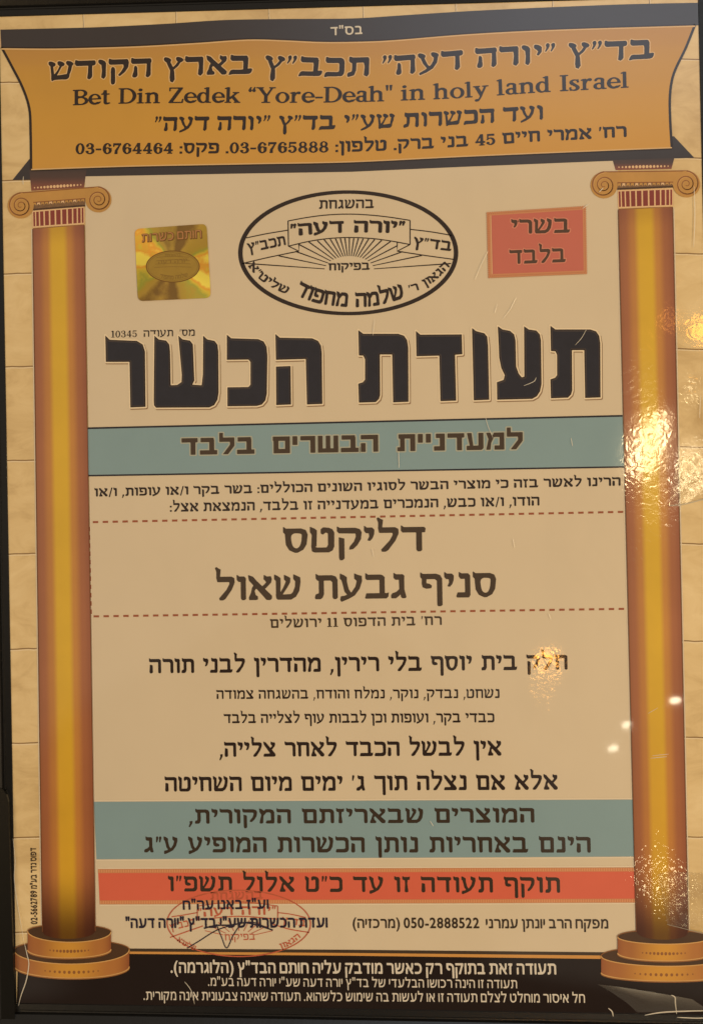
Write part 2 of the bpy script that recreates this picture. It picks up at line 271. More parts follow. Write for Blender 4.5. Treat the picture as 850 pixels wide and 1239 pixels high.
def HB(x0, x1): return C((x0-.02,1.05),(x0+.05,1.02),(x0+.10,.985),(x1-.10,.985),(x1-.02,.985),(x1+.01,.90),(x1+.01,.78),(x1-.05,.72),(x1-.12,.72),(x0+.10,.72),(x0+.02,.72),(x0-.04,.82),(x0-.03,.95))
def VS(x, y0=0, w=.20): return P((x+.05,.8),(x+w,.8),(x+w*.98,.5),(x+w,.12),(x+w*.8,.03),(x+w*.4,y0-.04),(x+.0,y0+.02),(x+.03,.3))
def LOZ(cx, cy=.88, r=.15): return C((cx-r,cy+.13),(cx-.02,cy+.13),(cx+r,cy+.02),(cx+r*.9,cy-.12),(cx-.02,cy-.16),(cx-r,cy-.04))
SCRIBE = dict(SERIF)
SCRIBE.update({
'ש': (1.04, [LOZ(.13), LOZ(.52), LOZ(.90), P((.06,.8),(.16,.78),(.22,.2),(.14,.14),(.10,.3)), P((.48,.78),(.56,.76),(.36,.30),(.22,.16),(.20,.24),(.38,.52)), P((.86,.78),(1.0,.80),(.96,.52),(.86,.20),(.76,.14),(.80,.4)), C((.10,.32),(.12,.22),(.5,.24),(.78,.30),(.9,.26),(.84,.06),(.74,.0),(.5,.02),(.2,.0),(.12,-.08),(.10,.06))]),
'ע': (.84, [LOZ(.14), LOZ(.68), P((.08,.8),(.22,.78),(.34,.40),(.5,.16),(.38,.1),(.18,.46)), P((.64,.78),(.80,.80),(.74,.46),(.56,.16),(.3,-.02),(.02,-.14),(0,-.04),(.26,.12),(.5,.34),(.62,.58))]),
'ץ': (.80, [LOZ(.14), LOZ(.66), P((.08,.8),(.24,.78),(.38,.42),(.42,.2),(.44,-.20),(.36,-.36),(.26,-.30),(.24,-.1),(.26,.30),(.16,.56)), P((.60,.78),(.72,.78),(.58,.52),(.40,.34),(.34,.40),(.50,.60))]),
'י': (.34, [LOZ(.16), P((.08,.8),(.31,.86),(.30,.62),(.18,.44),(.12,.48),(.18,.66))]),
'ו': (.36, [LOZ(.16), P((.14,.8),(.33,.84),(.32,.4),(.32,.1),(.24,-.04),(.14,.04),(.17,.4))]),
'ד': (.84, [HB(0,.84), VS(.50)]),
'ה': (.84, [HB(0,.82), VS(.60), C((.10,.62),(.22,.56),(.22,.30),(.24,.06),(.14,-.04),(.02,.0),(.03,.14),(.09,.30))]),
'ר': (.74, [HB(0,.72), P((.46,.9),(.73,.86),(.72,.4),(.72,.1),(.62,-.04),(.52,.04),(.56,.5),(.54,.74))]),
'ת': (.92, [HB(.10,.88), P((.64,.9),(.89,.86),(.88,.4),(.88,.1),(.80,-.04),(.68,.04),(.72,.5)), P((.18,.8),(.36,.8),(.34,.3),(.26,.04),(.02,-.04),(-.02,.06),(.02,.18),(.18,.24),(.20,.5))]),
'ב': (.94, [HB(.06,.74), P((.54,.9),(.77,.86),(.76,.4),(.74,.1),(.58,.12),(.58,.6)), C((.06,.24),(.3,.22),(.7,.24),(.86,.30),(.96,.28),(.90,.06),(.8,.0),(.4,.0),(.1,.0),(-.04,-.06),(-.02,.04))]),
'כ': (.82, [HB(.06,.70), C((.5,.96),(.70,.98),(.80,.84),(.80,.5),(.80,.16),(.70,.0),(.5,.02),(.5,.2),(.60,.26),(.60,.5),(.60,.7),(.5,.76)), C((.04,.24),(.3,.22),(.6,.22),(.68,.10),(.56,.0),(.3,.0),(.1,.0),(-.02,-.06),(-.02,.06))]),
'ק': (.84, [HB(0,.80), P((.60,.8),(.83,.84),(.80,.56),(.66,.3),(.44,.08),(.38,.14),(.52,.34),(.62,.56)), C((.10,.60),(.23,.54),(.23,.2),(.24,-.16),(.22,-.34),(.10,-.38),(.06,-.24),(.07,.1),(.06,.4))]),
'"': (.40, [C((.0,.98),(.10,1.08),(.17,.98),(.12,.80),(.0,.60),(-.02,.64),(.06,.84)), C((.22,.98),(.32,1.08),(.39,.98),(.34,.80),(.22,.60),(.20,.64),(.28,.84))]),
})
xh = .68
def LS(x, y0, y1, w=.12): return RB(x, y0, x+w, y1)
def FT(x0, x1, y): return RB(x0, y, x1, y+.045)
def FLAG(x, y): return P((x-.09, y-.05), (x-.09, y-.09), (x+.02, y-.09), (x+.02, y-.2), (x+.12, y-.2), (x+.12, y))
ROMAN = {
'B': (.70, [EL(.36,.755,.31,.245), NE(.34,.755,.20,.195), EL(.38,.26,.34,.26), NE(.36,.26,.22,.21), NB(-.2,-.1,.20,1.1), LS(.09,0,1,.13), RB(.1,.955,.36,1), RB(.1,0,.38,.045), RB(.1,.485,.36,.53), FT(0,.25,0), FT(0,.25,.955)]),
'D': (.82, [EL(.36,.5,.46,.5), NE(.34,.5,.34,.45), NB(-.2,-.1,.20,1.1), LS(.09,0,1,.13), RB(.1,.955,.38,1), RB(.1,0,.38,.045), FT(0,.25,0), FT(0,.25,.955)]),
'I': (.36, [LS(.12,0,1,.13), FT(.01,.36,0), FT(.01,.36,.955)]),
'Y': (.84, [P((.06,.98),(.21,.98),(.48,.48),(.42,.36),(.38,.42)), P((.68,.98),(.75,.98),(.49,.42),(.43,.46)), LS(.36,0,.46,.13), FT(.24,.62,0), FT(-.02,.3,.955), FT(.58,.86,.955)]),
'Z': (.70, [RB(.04,.95,.66,1), RB(.02,0,.66,.05), P((.50,.96),(.66,.96),(.18,.04),(.02,.04)), RB(.04,.78,.08,1), P((.62,0),(.67,0),(.70,.24),(.66,.24))]),
'a': (.56, [EL(.22,.19,.21,.2), NE(.25,.19,.12,.14), C((.04,.52),(.1,.7),(.3,.72),(.46,.66),(.47,.5),(.36,.5),(.34,.62),(.22,.64),(.15,.6),(.15,.52)), LS(.34,.06,.55,.12), P((.36,.1),(.46,.06),(.56,.04),(.56,0),(.42,-.01),(.35,.04)), RB(.22,.34,.4,.39)]),
'd': (.66, [EL(.26,.335,.26,.35), NE(.29,.335,.15,.29), NB(.46,-.1,.9,.9), LS(.42,0,1,.12), FLAG(.42,1.0), RB(.46,0,.64,.045)]),
'e': (.56, [EL(.29,.335,.29,.35), NE(.30,.36,.17,.27), NB(.32,.14,.7,.34), RB(.08,.335,.58,.385), P((.46,.1),(.56,.18),(.57,.14),(.46,.02))]),
'h': (.70, [LS(.07,0,1,.12), FLAG(.07,1.0), C((.14,.5),(.24,.68),(.42,.72),(.58,.6),(.58,.4),(.58,.2),(.58,0),(.46,0),(.46,.2),(.46,.5),(.40,.6),(.28,.6),(.2,.5),(.14,.4)), RB(.46,0,.58,.3), FT(-.01,.27,0), FT(.38,.67,0)]),
'i': (.34, [LS(.1,0,.68,.12), FLAG(.1,.69), FT(0,.32,0), EL(.16,.88,.08,.08)]),
'k': (.68, [LS(.07,0,1,.12), FLAG(.07,1.0), FT(-.01,.27,0), P((.18,.3),(.5,.66),(.56,.62),(.24,.24)), P((.28,.38),(.38,.46),(.65,.04),(.50,.02)), FT(.42,.70,0), FT(.36,.64,.635)]),
'l': (.34, [LS(.1,0,1,.12), FLAG(.1,1.0), FT(0,.32,0)]),
'n': (.70, [LS(.09,0,.68,.12), FLAG(.09,.69), C((.16,.5),(.26,.68),(.44,.72),(.60,.6),(.60,.4),(.60,.2),(.60,0),(.48,0),(.48,.2),(.48,.5),(.42,.6),(.30,.6),(.2,.5),(.16,.4)), RB(.48,0,.60,.3), FT(0,.28,0), FT(.40,.69,0)]),
'o': (.62, [EL(.31,.335,.31,.35), NE(.31,.335,.18,.30)]),
'r': (.50, [LS(.09,0,.68,.12), FLAG(.09,.69), C((.18,.42),(.22,.6),(.34,.71),(.46,.7),(.48,.58),(.38,.54),(.36,.6),(.28,.56),(.22,.4)), FT(0,.31,0)]),
's': (.48, [EL(.23,.51,.20,.18), NE(.26,.52,.12,.12), NB(.24,.34,.6,.52), EL(.23,.17,.22,.19), NE(.19,.16,.12,.13), NB(-.2,.16,.2,.34), P((.04,.50),(.14,.54),(.42,.26),(.34,.16)), RB(.36,.5,.41,.68), RB(.03,0,.08,.2)]),
't': (.42, [LS(.12,.08,.9,.12), RB(.0,.63,.38,.68), C((.12,.2),(.13,0),(.28,-.03),(.42,.05),(.40,.1),(.30,.06),(.24,.1),(.24,.2)), P((.05,.66),(.14,.9),(.2,.9),(.2,.66))]),
'y': (.64, [P((.05,.66),(.2,.66),(.37,.2),(.34,.0),(.29,.03)), P((.50,.66),(.57,.66),(.31,-.08),(.2,-.28),(.08,-.3),(.04,-.2),(.12,-.16),(.22,-.16),(.28,0)), FT(-.01,.28,.635), FT(.40,.66,.635)]),
'-': (.36, [RB(.02,.28,.34,.36)]),
'\u201c': (.34, [P((.03,.72),(.0,.82),(.1,1.02),(.13,1.0),(.09,.9),(.14,.8),(.1,.71)), P((.21,.72),(.18,.82),(.28,1.02),(.31,1.0),(.27,.9),(.32,.8),(.28,.71))]),
'"': (.30, [P((.02,1.02),(.12,1.02),(.1,.68),(.06,.68)), P((.2,1.02),(.3,1.02),(.26,.68),(.22,.68))]),
}
def BL(*boxes): return [RB(*b) for b in boxes]
BLOCK = {
'ל': (.80, [RB(0,.78,.20,1.28), RB(0,.74,.80,1.0), P((.56,.9),(.80,.9),(.80,.50),(.46,0),(.18,0),(.56,.56))]),
'מ': (.92, [P((0,1.0),(.22,1.0),(.40,.74),(.26,.4),(.22,0),(0,0),(.12,.62)), P((.3,.76),(.40,1.0),(.92,1.0),(.92,0),(.42,0),(.42,.25),(.68,.25),(.68,.74),(.4,.74))]),
'ע': (.86, [P((.02,1),(.26,1),(.34,.26),(.16,.26)), RB(.60,.1,.86,1.0), P((0,0),(.76,0),(.86,.1),(.86,.26),(0,.26))]),
'ד': (.84, BL((0,.74,.86,1.0), (.48,0,.74,.8))),
'נ': (.56, BL((.1,.74,.56,1.0), (.30,0,.56,.8), (0,0,.56,.26))),
'י': (.28, BL((.0,.48,.26,1.0))),
'ת': (.92, BL((.06,.74,.92,1.0), (.66,0,.92,.8), (.14,0,.38,.8), (0,0,.38,.24))),
'ה': (.90, BL((0,.74,.90,1.0), (.64,0,.90,.8), (0,0,.25,.52))),
'ב': (.90, BL((.04,.74,.74,1.0), (.50,.1,.76,.9), (0,0,.92,.26))),
'ש': (1.06, BL((0,0,.25,1.0), (.41,.1,.65,1.0), (.81,0,1.06,1.0), (0,0,1.06,.25))),
'ר': (.78, BL((0,.74,.78,1.0), (.52,0,.78,.8))),
'ם': (.90, BL((0,.74,.90,1.0), (.64,0,.90,.8), (.04,0,.30,.8), (.04,0,.90,.26))),
}
def chaikin(p, n=2):
    for _ in range(n):
        p = [q for i in range(len(p)) for q in ((.75*p[i][0]+.25*p[(i+1) % len(p)][0], .75*p[i][1]+.25*p[(i+1) % len(p)][1]),
                                               (.25*p[i][0]+.75*p[(i+1) % len(p)][0], .25*p[i][1]+.75*p[(i+1) % len(p)][1]))]
    return p
def sdf(poly, X, Y):
    d = np.full(X.shape, 1e9); ins = np.zeros(X.shape, bool)
    for i in range(len(poly)):
        (x0, y0), (x1, y1) = poly[i-1], poly[i]
        ex, ey = x1-x0, y1-y0
        t = np.clip(((X-x0)*ex + (Y-y0)*ey)/(ex*ex+ey*ey+1e-12), 0, 1)
        d = np.minimum(d, (X-x0-t*ex)**2 + (Y-y0-t*ey)**2)
        if y0 != y1: ins ^= ((y0 > Y) != (y1 > Y)) & (X < ex*(Y-y0)/ey + x0)
    d = np.sqrt(d)
    return np.where(ins, -d, d)
def shape_field(prims, X, Y):
    f = np.full(X.shape, 1e9)
    for k, p in prims:
        d = sdf(chaikin(list(p)) if k in 'CK' else list(p), X, Y)
        f = np.minimum(f, d) if k in 'PC' else np.maximum(f, -d)
    return f
def march(f, X, Y, iso):
    """Filled cells of f < iso: (verts, faces)."""
    g = f - iso; V, F = [], []
    ny, nx = g.shape
    ins = g < 0
    full = ins[:-1, :-1] & ins[1:, :-1] & ins[:-1, 1:] & ins[1:, 1:]
    anyi = ins[:-1, :-1] | ins[1:, :-1] | ins[:-1, 1:] | ins[1:, 1:]
    xs, ys = X[0], Y[:, 0]
    for j in range(ny-1):
        i = 0
        while i < nx-1:
            if full[j, i]:
                k = i
                while k < nx-1 and full[j, k]: k += 1
                b = len(V); V += [(xs[i], ys[j]), (xs[k], ys[j]), (xs[k], ys[j+1]), (xs[i], ys[j+1])]; F.append((b, b+1, b+2, b+3)); i = k
                continue
            if anyi[j, i]:
                c = [(i, j), (i+1, j), (i+1, j+1), (i, j+1)]; b = len(V)
                for q in range(4):
                    (ia, ja), (ib, jb) = c[q], c[(q+1) % 4]
                    ga, gb = g[ja, ia], g[jb, ib]
                    if ga < 0: V.append((xs[ia], ys[ja]))
                    if (ga < 0) != (gb < 0):
                        t = ga/(ga-gb); V.append((xs[ia]+t*(xs[ib]-xs[ia]), ys[ja]+t*(ys[jb]-ys[ja])))
                if len(V)-b >= 3: F.append(tuple(range(b, len(V))))
                else: del V[b:]
            i += 1
    return V, F
def fill_shape(prims, step, iso=0., pad=.08):
    pts = [q for k, p in prims for q in p if k in 'PC']
    x0, x1 = min(p[0] for p in pts)-pad, max(p[0] for p in pts)+pad
    y0, y1 = min(p[1] for p in pts)-pad, max(p[1] for p in pts)+pad
    X, Y = np.meshgrid(np.arange(x0, x1+step, step), np.arange(y0, y1+step, step))
    return march(shape_field(prims, X, Y), X, Y, iso)
# ---------------------------------------------------------------- building helpers
LAY = .00006                                             # one layer of print
def obj(name, mesh, parent=None, loc=None):
    o = bpy.data.objects.new(name, mesh); scene.collection.objects.link(o)
    if parent is not None:
        o.parent = parent
        off = Vector((0, 0, 0)); q = parent
        while q is not None: off += Vector(q.location); q = q.parent
        o.location = -off
    return o
def thing(name, label, cat, loc, group=None):
    o = bpy.data.objects.new(name, None); scene.collection.objects.link(o); o.location = loc; o.empty_display_size = .02
    o['label'] = label; o['category'] = cat
    if group: o['group'] = group
    return o
class MB:
    """Collects flat pieces given by measured points of the sheet; build() links them as one mesh."""
    def __init__(s): s.v, s.f, s.m, s.uv, s.mats = [], [], [], [], []
    def mi(s, m):
        if m not in s.mats: s.mats.append(m)
        return s.mats.index(m)
    def raw(s, verts, faces, mat, uvs=None):
        b = len(s.v); s.v += [tuple(q) for q in verts]; s.uv += uvs or [(0, 0)]*len(verts); k = s.mi(mat)
        for f in faces: s.f.append(tuple(i+b for i in f)); s.m.append(k)
    def flat(s, uvpts, faces, z, mat, uvs=None): s.raw([(u, -z*LAY, v) for u, v in uvpts], faces, mat, uvs)
    def poly(s, pts, z, mat, ux=None, uy=None):
        uvs = [((x-ux[0])/(ux[1]-ux[0]) if ux else 0, (y-uy[0])/(uy[1]-uy[0]) if uy else 0) for x, y in pts]
        s.flat([pl(*p) for p in pts], [tuple(range(len(pts)))[::-1]], z, mat, uvs)
    def strip(s, A, B, z, mat, ux=None):
        """Sheet between two rows of points with the same count."""
        n = len(A); pts = list(A)+list(B)
        uvs = [((x-ux[0])/(ux[1]-ux[0]), 0) for x, y in pts] if ux else [(i/(n-1), 0) for i in range(n)]+[(i/(n-1), 1) for i in range(n)]
        s.flat([pl(*p) for p in pts], [(n+i, n+i+1, i+1, i) for i in range(n-1)], z, mat, uvs)
    def line(s, pts, w, z, mat, taper=None):
        A, B = [], []
        for i, (x, y) in enumerate(pts):
            x0, y0 = pts[max(i-1, 0)]; x1, y1 = pts[min(i+1, len(pts)-1)]
            l = math.hypot(x1-x0, y1-y0) or 1; nx, ny = -(y1-y0)/l, (x1-x0)/l
            h = (w[i] if isinstance(w, (list, tuple)) else w)/2
            A.append((x-nx*h, y-ny*h)); B.append((x+nx*h, y+ny*h))
        s.strip(A, B, z, mat)
    def ring(s, cx, cy, rx, ry, w, z, mat, n=96, rot_=0, wf=None):
        A, B = [], []
        for i in range(n+1):
            a = 2*math.pi*i/n; h = (wf(a) if wf else w)/2
            x, y = (rx+h)*math.cos(a), (ry+h)*math.sin(a); x2, y2 = (rx-h)*math.cos(a), (ry-h)*math.sin(a)
            c, sn = math.cos(rot_), math.sin(rot_)
            A.append((cx+x*c-y*sn, cy+x*sn+y*c)); B.append((cx+x2*c-y2*sn, cy+x2*sn+y2*c))
        s.strip(A, B, z, mat)
    def disc(s, cx, cy, rx, ry, z, mat, n=24, ux=None):
        s.poly([(cx+rx*math.cos(2*math.pi*i/n), cy+ry*math.sin(2*math.pi*i/n)) for i in range(n)], z, mat, ux)
    def build(s, name, parent=None, label=None):
        me = bpy.data.meshes.new(name); me.from_pydata(s.v, [], s.f)
        uvl = me.uv_layers.new(name='UVMap')
        li = np.empty(len(me.loops), np.int32); me.loops.foreach_get('vertex_index', li)
        uvl.data.foreach_set('uv', np.array(s.uv, np.float32)[li].ravel())
        me.polygons.foreach_set('material_index', np.array(s.m, np.int32))
        for m in s.mats: me.materials.append(m)
        me.update()
        o = obj(name, me, parent)
        if label: o['label'] = label
        return o
def smooth(pts, n=8):
    out = []
    for i in range(len(pts)-1):
        p0, p1, p2, p3 = pts[max(i-1, 0)], pts[i], pts[i+1], pts[min(i+2, len(pts)-1)]
        for k in range(n):
            t = k/n
            out.append(tuple(.5*(2*p1[j]+(p2[j]-p0[j])*t+(2*p0[j]-5*p1[j]+4*p2[j]-p3[j])*t*t+(3*p1[j]-p0[j]-3*p2[j]+p3[j])*t**3) for j in (0, 1)))
    return out+[tuple(pts[-1])]
def lerp(a, b, t): return (a[0]+(b[0]-a[0])*t, a[1]+(b[1]-a[1])*t)
def ipath(pts, x):
    """y of a polyline at x."""
    return float(np.interp(x, [p[0] for p in pts], [p[1] for p in pts]))
MIRROR = {'(': ')', ')': '('}
def visual(s):
    """Right-to-left writing in the order it stands on the page; numbers keep theirs."""
    out, i, n = '', 0, len(s)
    while i < n:
        j = i
        if s[i].isdigit():
            while j < n and (s[j].isdigit() or (s[j] == '-' and j+1 < n and s[j+1].isdigit())): j += 1
            out = s[i:j]+out
        else:
            j = i+1; out = MIRROR.get(s[i], s[i])+out
        i = j
    return out
GLYPHS = {}
def glyph(font, fname, ch, step, wt):
    key = (fname, ch, step, wt)
    if key not in GLYPHS: GLYPHS[key] = fill_shape(font[ch][1], step, wt)
    return GLYPHS[key]
def write(mb, s, path, h, mat, z, font=None, wt=0., step=.036, space=.42, gap=.11, rtl=True, slant=0.):
    """Letters along a path of measured points (left to right), letter height h."""
    font = font or SERIF; fname = id(font)
    s = visual(s) if rtl else s
    P_ = [Vector((*pl(*p), 0)) for p in (smooth(path, 6) if len(path) > 2 else path)]
    seg = [(P_[i+1]-P_[i]).length for i in range(len(P_)-1)]; L = sum(seg)
    x, items = 0., []
    for ch in s:
        if ch == ' ': x += space; continue
        items.append((ch, x)); x += font[ch][0]+gap
    k = L/(x-gap)
    mx = sum(p[0] for p in path)/len(path); my = sum(p[1] for p in path)/len(path)
    a, b_ = pl(mx, my), pl(mx, my-1); hh = h*math.hypot(a[0]-b_[0], a[1]-b_[1])
    for ch, x0 in items:
        V, F = glyph(font, fname, ch, step, wt)
        c = (x0+font[ch][0]/2)*k; acc = 0
        for i, l in enumerate(seg):
            if acc+l >= c or i == len(seg)-1: break
            acc += l
        d = (P_[i+1]-P_[i]).normalized(); o = P_[i]+d*(c-acc); n = Vector((-d.y, d.x, 0)); w2 = font[ch][0]/2
        mb.flat([(o.x+d.x*((gx-w2)*k+slant*gy*hh)+n.x*gy*hh, o.y+d.y*((gx-w2)*k+slant*gy*hh)+n.y*gy*hh) for gx, gy in V], F, z, mat)
SANS = {}
def sans_glyph(ch, k=[0.]):
    if ch in SANS: return
    cu = bpy.data.curves.new('sans', 'FONT'); cu.body = ch; cu.resolution_u = 3
    t = bpy.data.objects.new('sans', cu); scene.collection.objects.link(t); bpy.context.view_layer.update()
    k2 = t.to_curve(bpy.context.evaluated_depsgraph_get()); loops = []
    for sp in k2.splines:
        bp = sp.bezier_points; L = []
        for i in range(len(bp)):
            p, q = bp[i], bp[(i+1) % len(bp)]
            for n in range(4):
                u = n/4; L.append(tuple((1-u)**3*p.co[j]+3*u*(1-u)**2*p.handle_right[j]+3*u*u*(1-u)*q.handle_left[j]+u**3*q.co[j] for j in (0, 1)))
        if len(L) > 2: loops.append((sum(L[i-1][0]*L[i][1]-L[i][0]*L[i-1][1] for i in range(len(L))), L))
    t.to_curve_clear(); bpy.data.objects.remove(t); bpy.data.curves.remove(cu)
    big = max(loops, key=lambda q: abs(q[0]))[0]; loops.sort(key=lambda q: q[0]*big < 0)
    if not k[0]: k[0] = 1.; sans_glyph('\u05d4'); k[0] = max(p[1] for q in SANS['\u05d4'][1] for p in q[1]); SANS.clear(); return sans_glyph(ch)
    x0 = min(p[0] for q in loops for p in q[1])/k[0]
    SANS[ch] = (max(p[0] for q in loops for p in q[1])/k[0]-x0, [('P' if ar*big > 0 else 'N', tuple((p[0]/k[0]-x0, p[1]/k[0]) for p in L)) for ar, L in loops])
def write_sans(mb, s, p0, p1, h, mat, z, bold=.012, rtl=True, gap=.22):
    """Plain sans lettering between two measured points."""
    for ch in s:
        if ch != ' ': sans_glyph(MIRROR.get(ch, ch)); sans_glyph(ch)
    write(mb, s, [p0, p1], h, mat, z, SANS, bold, .05, .36, gap, rtl)
# ---------------------------------------------------------------- the wall and the frame
M_wall = plain('painted_wall', (.42, .38, .33), .85, bump=.3)
wl = MB(); wl.raw([(-1.6, .016, -1.6), (1.6, .016, -1.6), (1.6, .016, 1.6), (-1.6, .016, 1.6)], [(0, 1, 2, 3)], M_wall)
o = wl.build('wall'); o['kind'] = 'structure'
M_frame = plain('black_frame_paint', (.007, .007, .0075), .22, var=.25, scale=140, bump=.05, spec=.6)
M_dark_piece = plain('dark_reflection_black', (.005, .005, .005), .30, var=.2, spec=.25)  # darker, duller frame black standing in for a dark reflection
M_back = plain('brown_backing_board', (.22, .15, .09), .9)
base_pt = pl(430, 1236)
fr = thing('picture_frame', 'black moulded picture frame on the wall holding the kosher certificate', 'picture frame', (base_pt[0], 0, base_pt[1]-.02))
CORN = [pl(-.5, 20.5), pl(843.5, -3.5), pl(872, 1227.8), pl(20.5, 1213.5)]          # inner edge of the moulding
PROF = [(0, -.0030), (0, .0003), (.0002, .0006), (.0026, .0009), (.0030, .0006), (.0036, .0007), (.0042, .0022), (.0075, .0036), (.0090, .0042), (.0150, .0046), (.0180, .0036), (.0190, .0020), (.0190, -.0150), (.0120, -.0150), (.0120, -.0030)]
def corner_out(i, d):
    p = Vector(CORN[i]); a = (Vector(CORN[i-1])-p).normalized(); b2 = (Vector(CORN[(i+1) % 4])-p).normalized()
    m = -(a+b2); s = abs(a.x*b2.y-a.y*b2.x); return p + m*(d/s)
for i in range(4):
    j = (i+1) % 4; mb = MB(); vs_, fs, n = [], [], len(PROF)
    N_ = 12
    for k in range(N_+1):
        for d_, h_ in PROF:
            a, b2 = corner_out(i, d_), corner_out(j, d_); q = a+(b2-a)*(.0004*1+(1-.0008)*k/N_)
            vs_.append((q.x, -h_, q.y))
    for k in range(N_):
        for e in range(n): fs.append((k*n+e, k*n+(e+1) % n, (k+1)*n+(e+1) % n, (k+1)*n+e))
    fs += [tuple(range(n))[::-1], tuple(range(N_*n, N_*n+n))]
    mb.raw(vs_, fs, M_frame); mb.build('rail', fr)
bk = MB()
bv = [corner_out(i, .0115) for i in range(4)]
bk.raw([(p.x, y, p.y) for y in (.0008, .0028) for p in bv], [(0, 1, 2, 3), (7, 6, 5, 4), (0, 4, 5, 1), (1, 5, 6, 2), (2, 6, 7, 3), (3, 7, 4, 0)], M_back)
bk.build('backing_board', fr)
# black piece added where the lower left rail's reflection turns dark, upper end rounded
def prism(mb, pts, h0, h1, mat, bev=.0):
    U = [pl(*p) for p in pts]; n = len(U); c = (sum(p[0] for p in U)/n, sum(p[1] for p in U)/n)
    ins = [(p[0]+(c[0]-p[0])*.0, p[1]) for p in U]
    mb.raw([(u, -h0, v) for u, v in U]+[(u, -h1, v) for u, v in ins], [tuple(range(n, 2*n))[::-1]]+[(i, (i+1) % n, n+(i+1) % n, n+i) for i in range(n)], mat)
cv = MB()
prism(cv, [(-40, 951), (2, 951), (7, 954), (11, 960), (13.2, 969), (14.5, 1010), (17.3, 1100), (20.2, 1190), (21.5, 1240), (23, 1275), (-40, 1275)], .0012, .0030, M_dark_piece)
cv.build('dark_rail_piece', fr, 'black piece added over the lower left rail for its dark reflection')

# ---------------------------------------------------------------- inks
cream = printed('cream_ink', (.71, .63, .505), .055, 14)
stone = stone_print('stone_print')
ink = printed('dark_ink', (.026, .016, .014), .1)
brown = printed('brown_ink', (.062, .042, .028), .12)
olive = printed('olive_brown_ink', (.045, .032, .023), .1)
navy = printed('navy_ink', (.020, .020, .034), .25, 150)
navy2 = printed('blue_black_ink', (.024, .020, .045), .2)
teal = printed('teal_ink', (.245, .385, .47), .06, 30)
red = printed('red_ink', (.72, .155, .10), .07, 40)
red_edge = printed('orange_edge_ink', (.62, .26, .13), .07, 40)
purple = printed('dark_purple_ink', (.046, .041, .050), .1)
black = printed('black_brown_ink', (.014, .008, .0075), .15)
white = printed('white_ink', (.72, .70, .66), .08)
pale = printed('pale_ink', (.80, .72, .60), .04)
joint = printed('joint_ink', (.27, .175, .085), .2, 200)
joint_lt = printed('pale_joint_ink', (.86, .76, .58), .05)
dash = printed('rust_ink', (.34, .105, .055), .1)
stamp = printed('stamp_ink', (.52, .13, .075), .35, 420)
pen = printed('pen_ink', (.03, .025, .05), .2)
gold_line = printed('gold_ink', (.66, .34, .10), .08)
G_EDGE, G_MID = (.30, .105, .045), (.66, .345, .045)
banner_ink = printed('banner_gold_ink', None, .05, 22, ((0, (.53, .30, .085)), (.35, (.59, .34, .068)), (.75, (.63, .36, .066)), (1, (.64, .36, .075))), axis=1)
shaft_ink = printed('column_gold_ink', None, .16, 24, ((0, (.33, .14, .08)), (.10, (.38, .16, .09)), (.26, (.52, .25, .085)), (.39, (.71, .47, .055)), (.58, (.72, .48, .052)), (.70, (.57, .28, .08)), (.86, (.39, .16, .085)), (1, (.32, .125, .075))), vgrad=((0, (.82, .78, .9)), (.03, (1, 1, 1)), (.55, (1, 1, 1)), (.90, (.96, .86, .7)), (1, (.20, .14, .12))))
drum_ink = printed('drum_gold_ink', None, .1, 60, ((0, (.30, .105, .045)), (.22, (.40, .165, .055)), (.5, (.66, .345, .06)), (.74, (.46, .20, .06)), (1, (.27, .09, .04))))
drum_top = printed('drum_shade_ink', (.075, .040, .022), .25, 90)
vol_ink = printed('volute_ink', (.55, .315, .095), .16, 120)
vol_line = printed('volute_line_ink', (.30, .13, .045), .15); edge_line = printed('column_edge_ink', (.18, .07, .03), .15)
leaf_ink = printed('leaf_ink', (.22, .13, .07), .7, 1500)
flute_ink = printed('flute_ink', (.25, .052, .045), .15)
block_ink = printed('block_ink', None, .12, 60, ((0, (.055, .045, .05)), (.35, (.085, .055, .055)), (1, (.26, .095, .07))), axis=1)
bead = printed('bead_ink', (.80, .56, .34), .1)

# ---------------------------------------------------------------- the certificate
bp = pl(440, 1225)
cert = thing('kosher_certificate', 'laminated Hebrew kosher certificate with printed gold columns, inside the black frame', 'certificate', (bp[0], 0, bp[1]))
mb = MB(); q = [pl(-8, 8), pl(852, -14), pl(884, 1238), pl(10, 1226)]
mb.raw([(u, y, v) for y in (0, .0006) for u, v in q], [(3, 2, 1, 0), (4, 5, 6, 7), (0, 1, 5, 4), (1, 2, 6, 5), (2, 3, 7, 6), (3, 0, 4, 7)], stone)
mb.build('paper_sheet', cert, 'tan sheet printed like a wall of stone blocks')
def wob(p0, p1, n=7, a=.35):
    r_ = random.Random(int(p0[0]*7+p0[1])); return [(lerp(p0, p1, i/n)[0]+r_.uniform(-a, a)*.5, lerp(p0, p1, i/n)[1]+r_.uniform(-a, a)) for i in range(n+1)]
def jl(p0, p1):
    mb = MB(); w_ = wob(p0, p1); mb.line(w_, 1.3, 1, joint); mb.line([(x+.6, y+1.7) for x, y in w_], 1.0, 2.2, joint_lt); mb.build('stone_joint', cert)
for y in (99.5, 218, 331, 443.5, 557, 670, 785, 899, 1013, 1128): jl((-4+y*.014, y+.5), (44+y*.014, y-.8))
for y in (71.5, 191, 307, 422.5, 541, 658, 776, 892.5, 1013, 1130): jl((800+y*.02, y-.8), (856+y*.02, y+.6))
for x, y0, y1 in ((101, 15, 36), (213, 12, 32), (325, 9, 28), (439, 5, 26), (551, 2, 20), (668, -2, 13), (785, -5, 10)): jl((x, y0), (x+.4, y1))
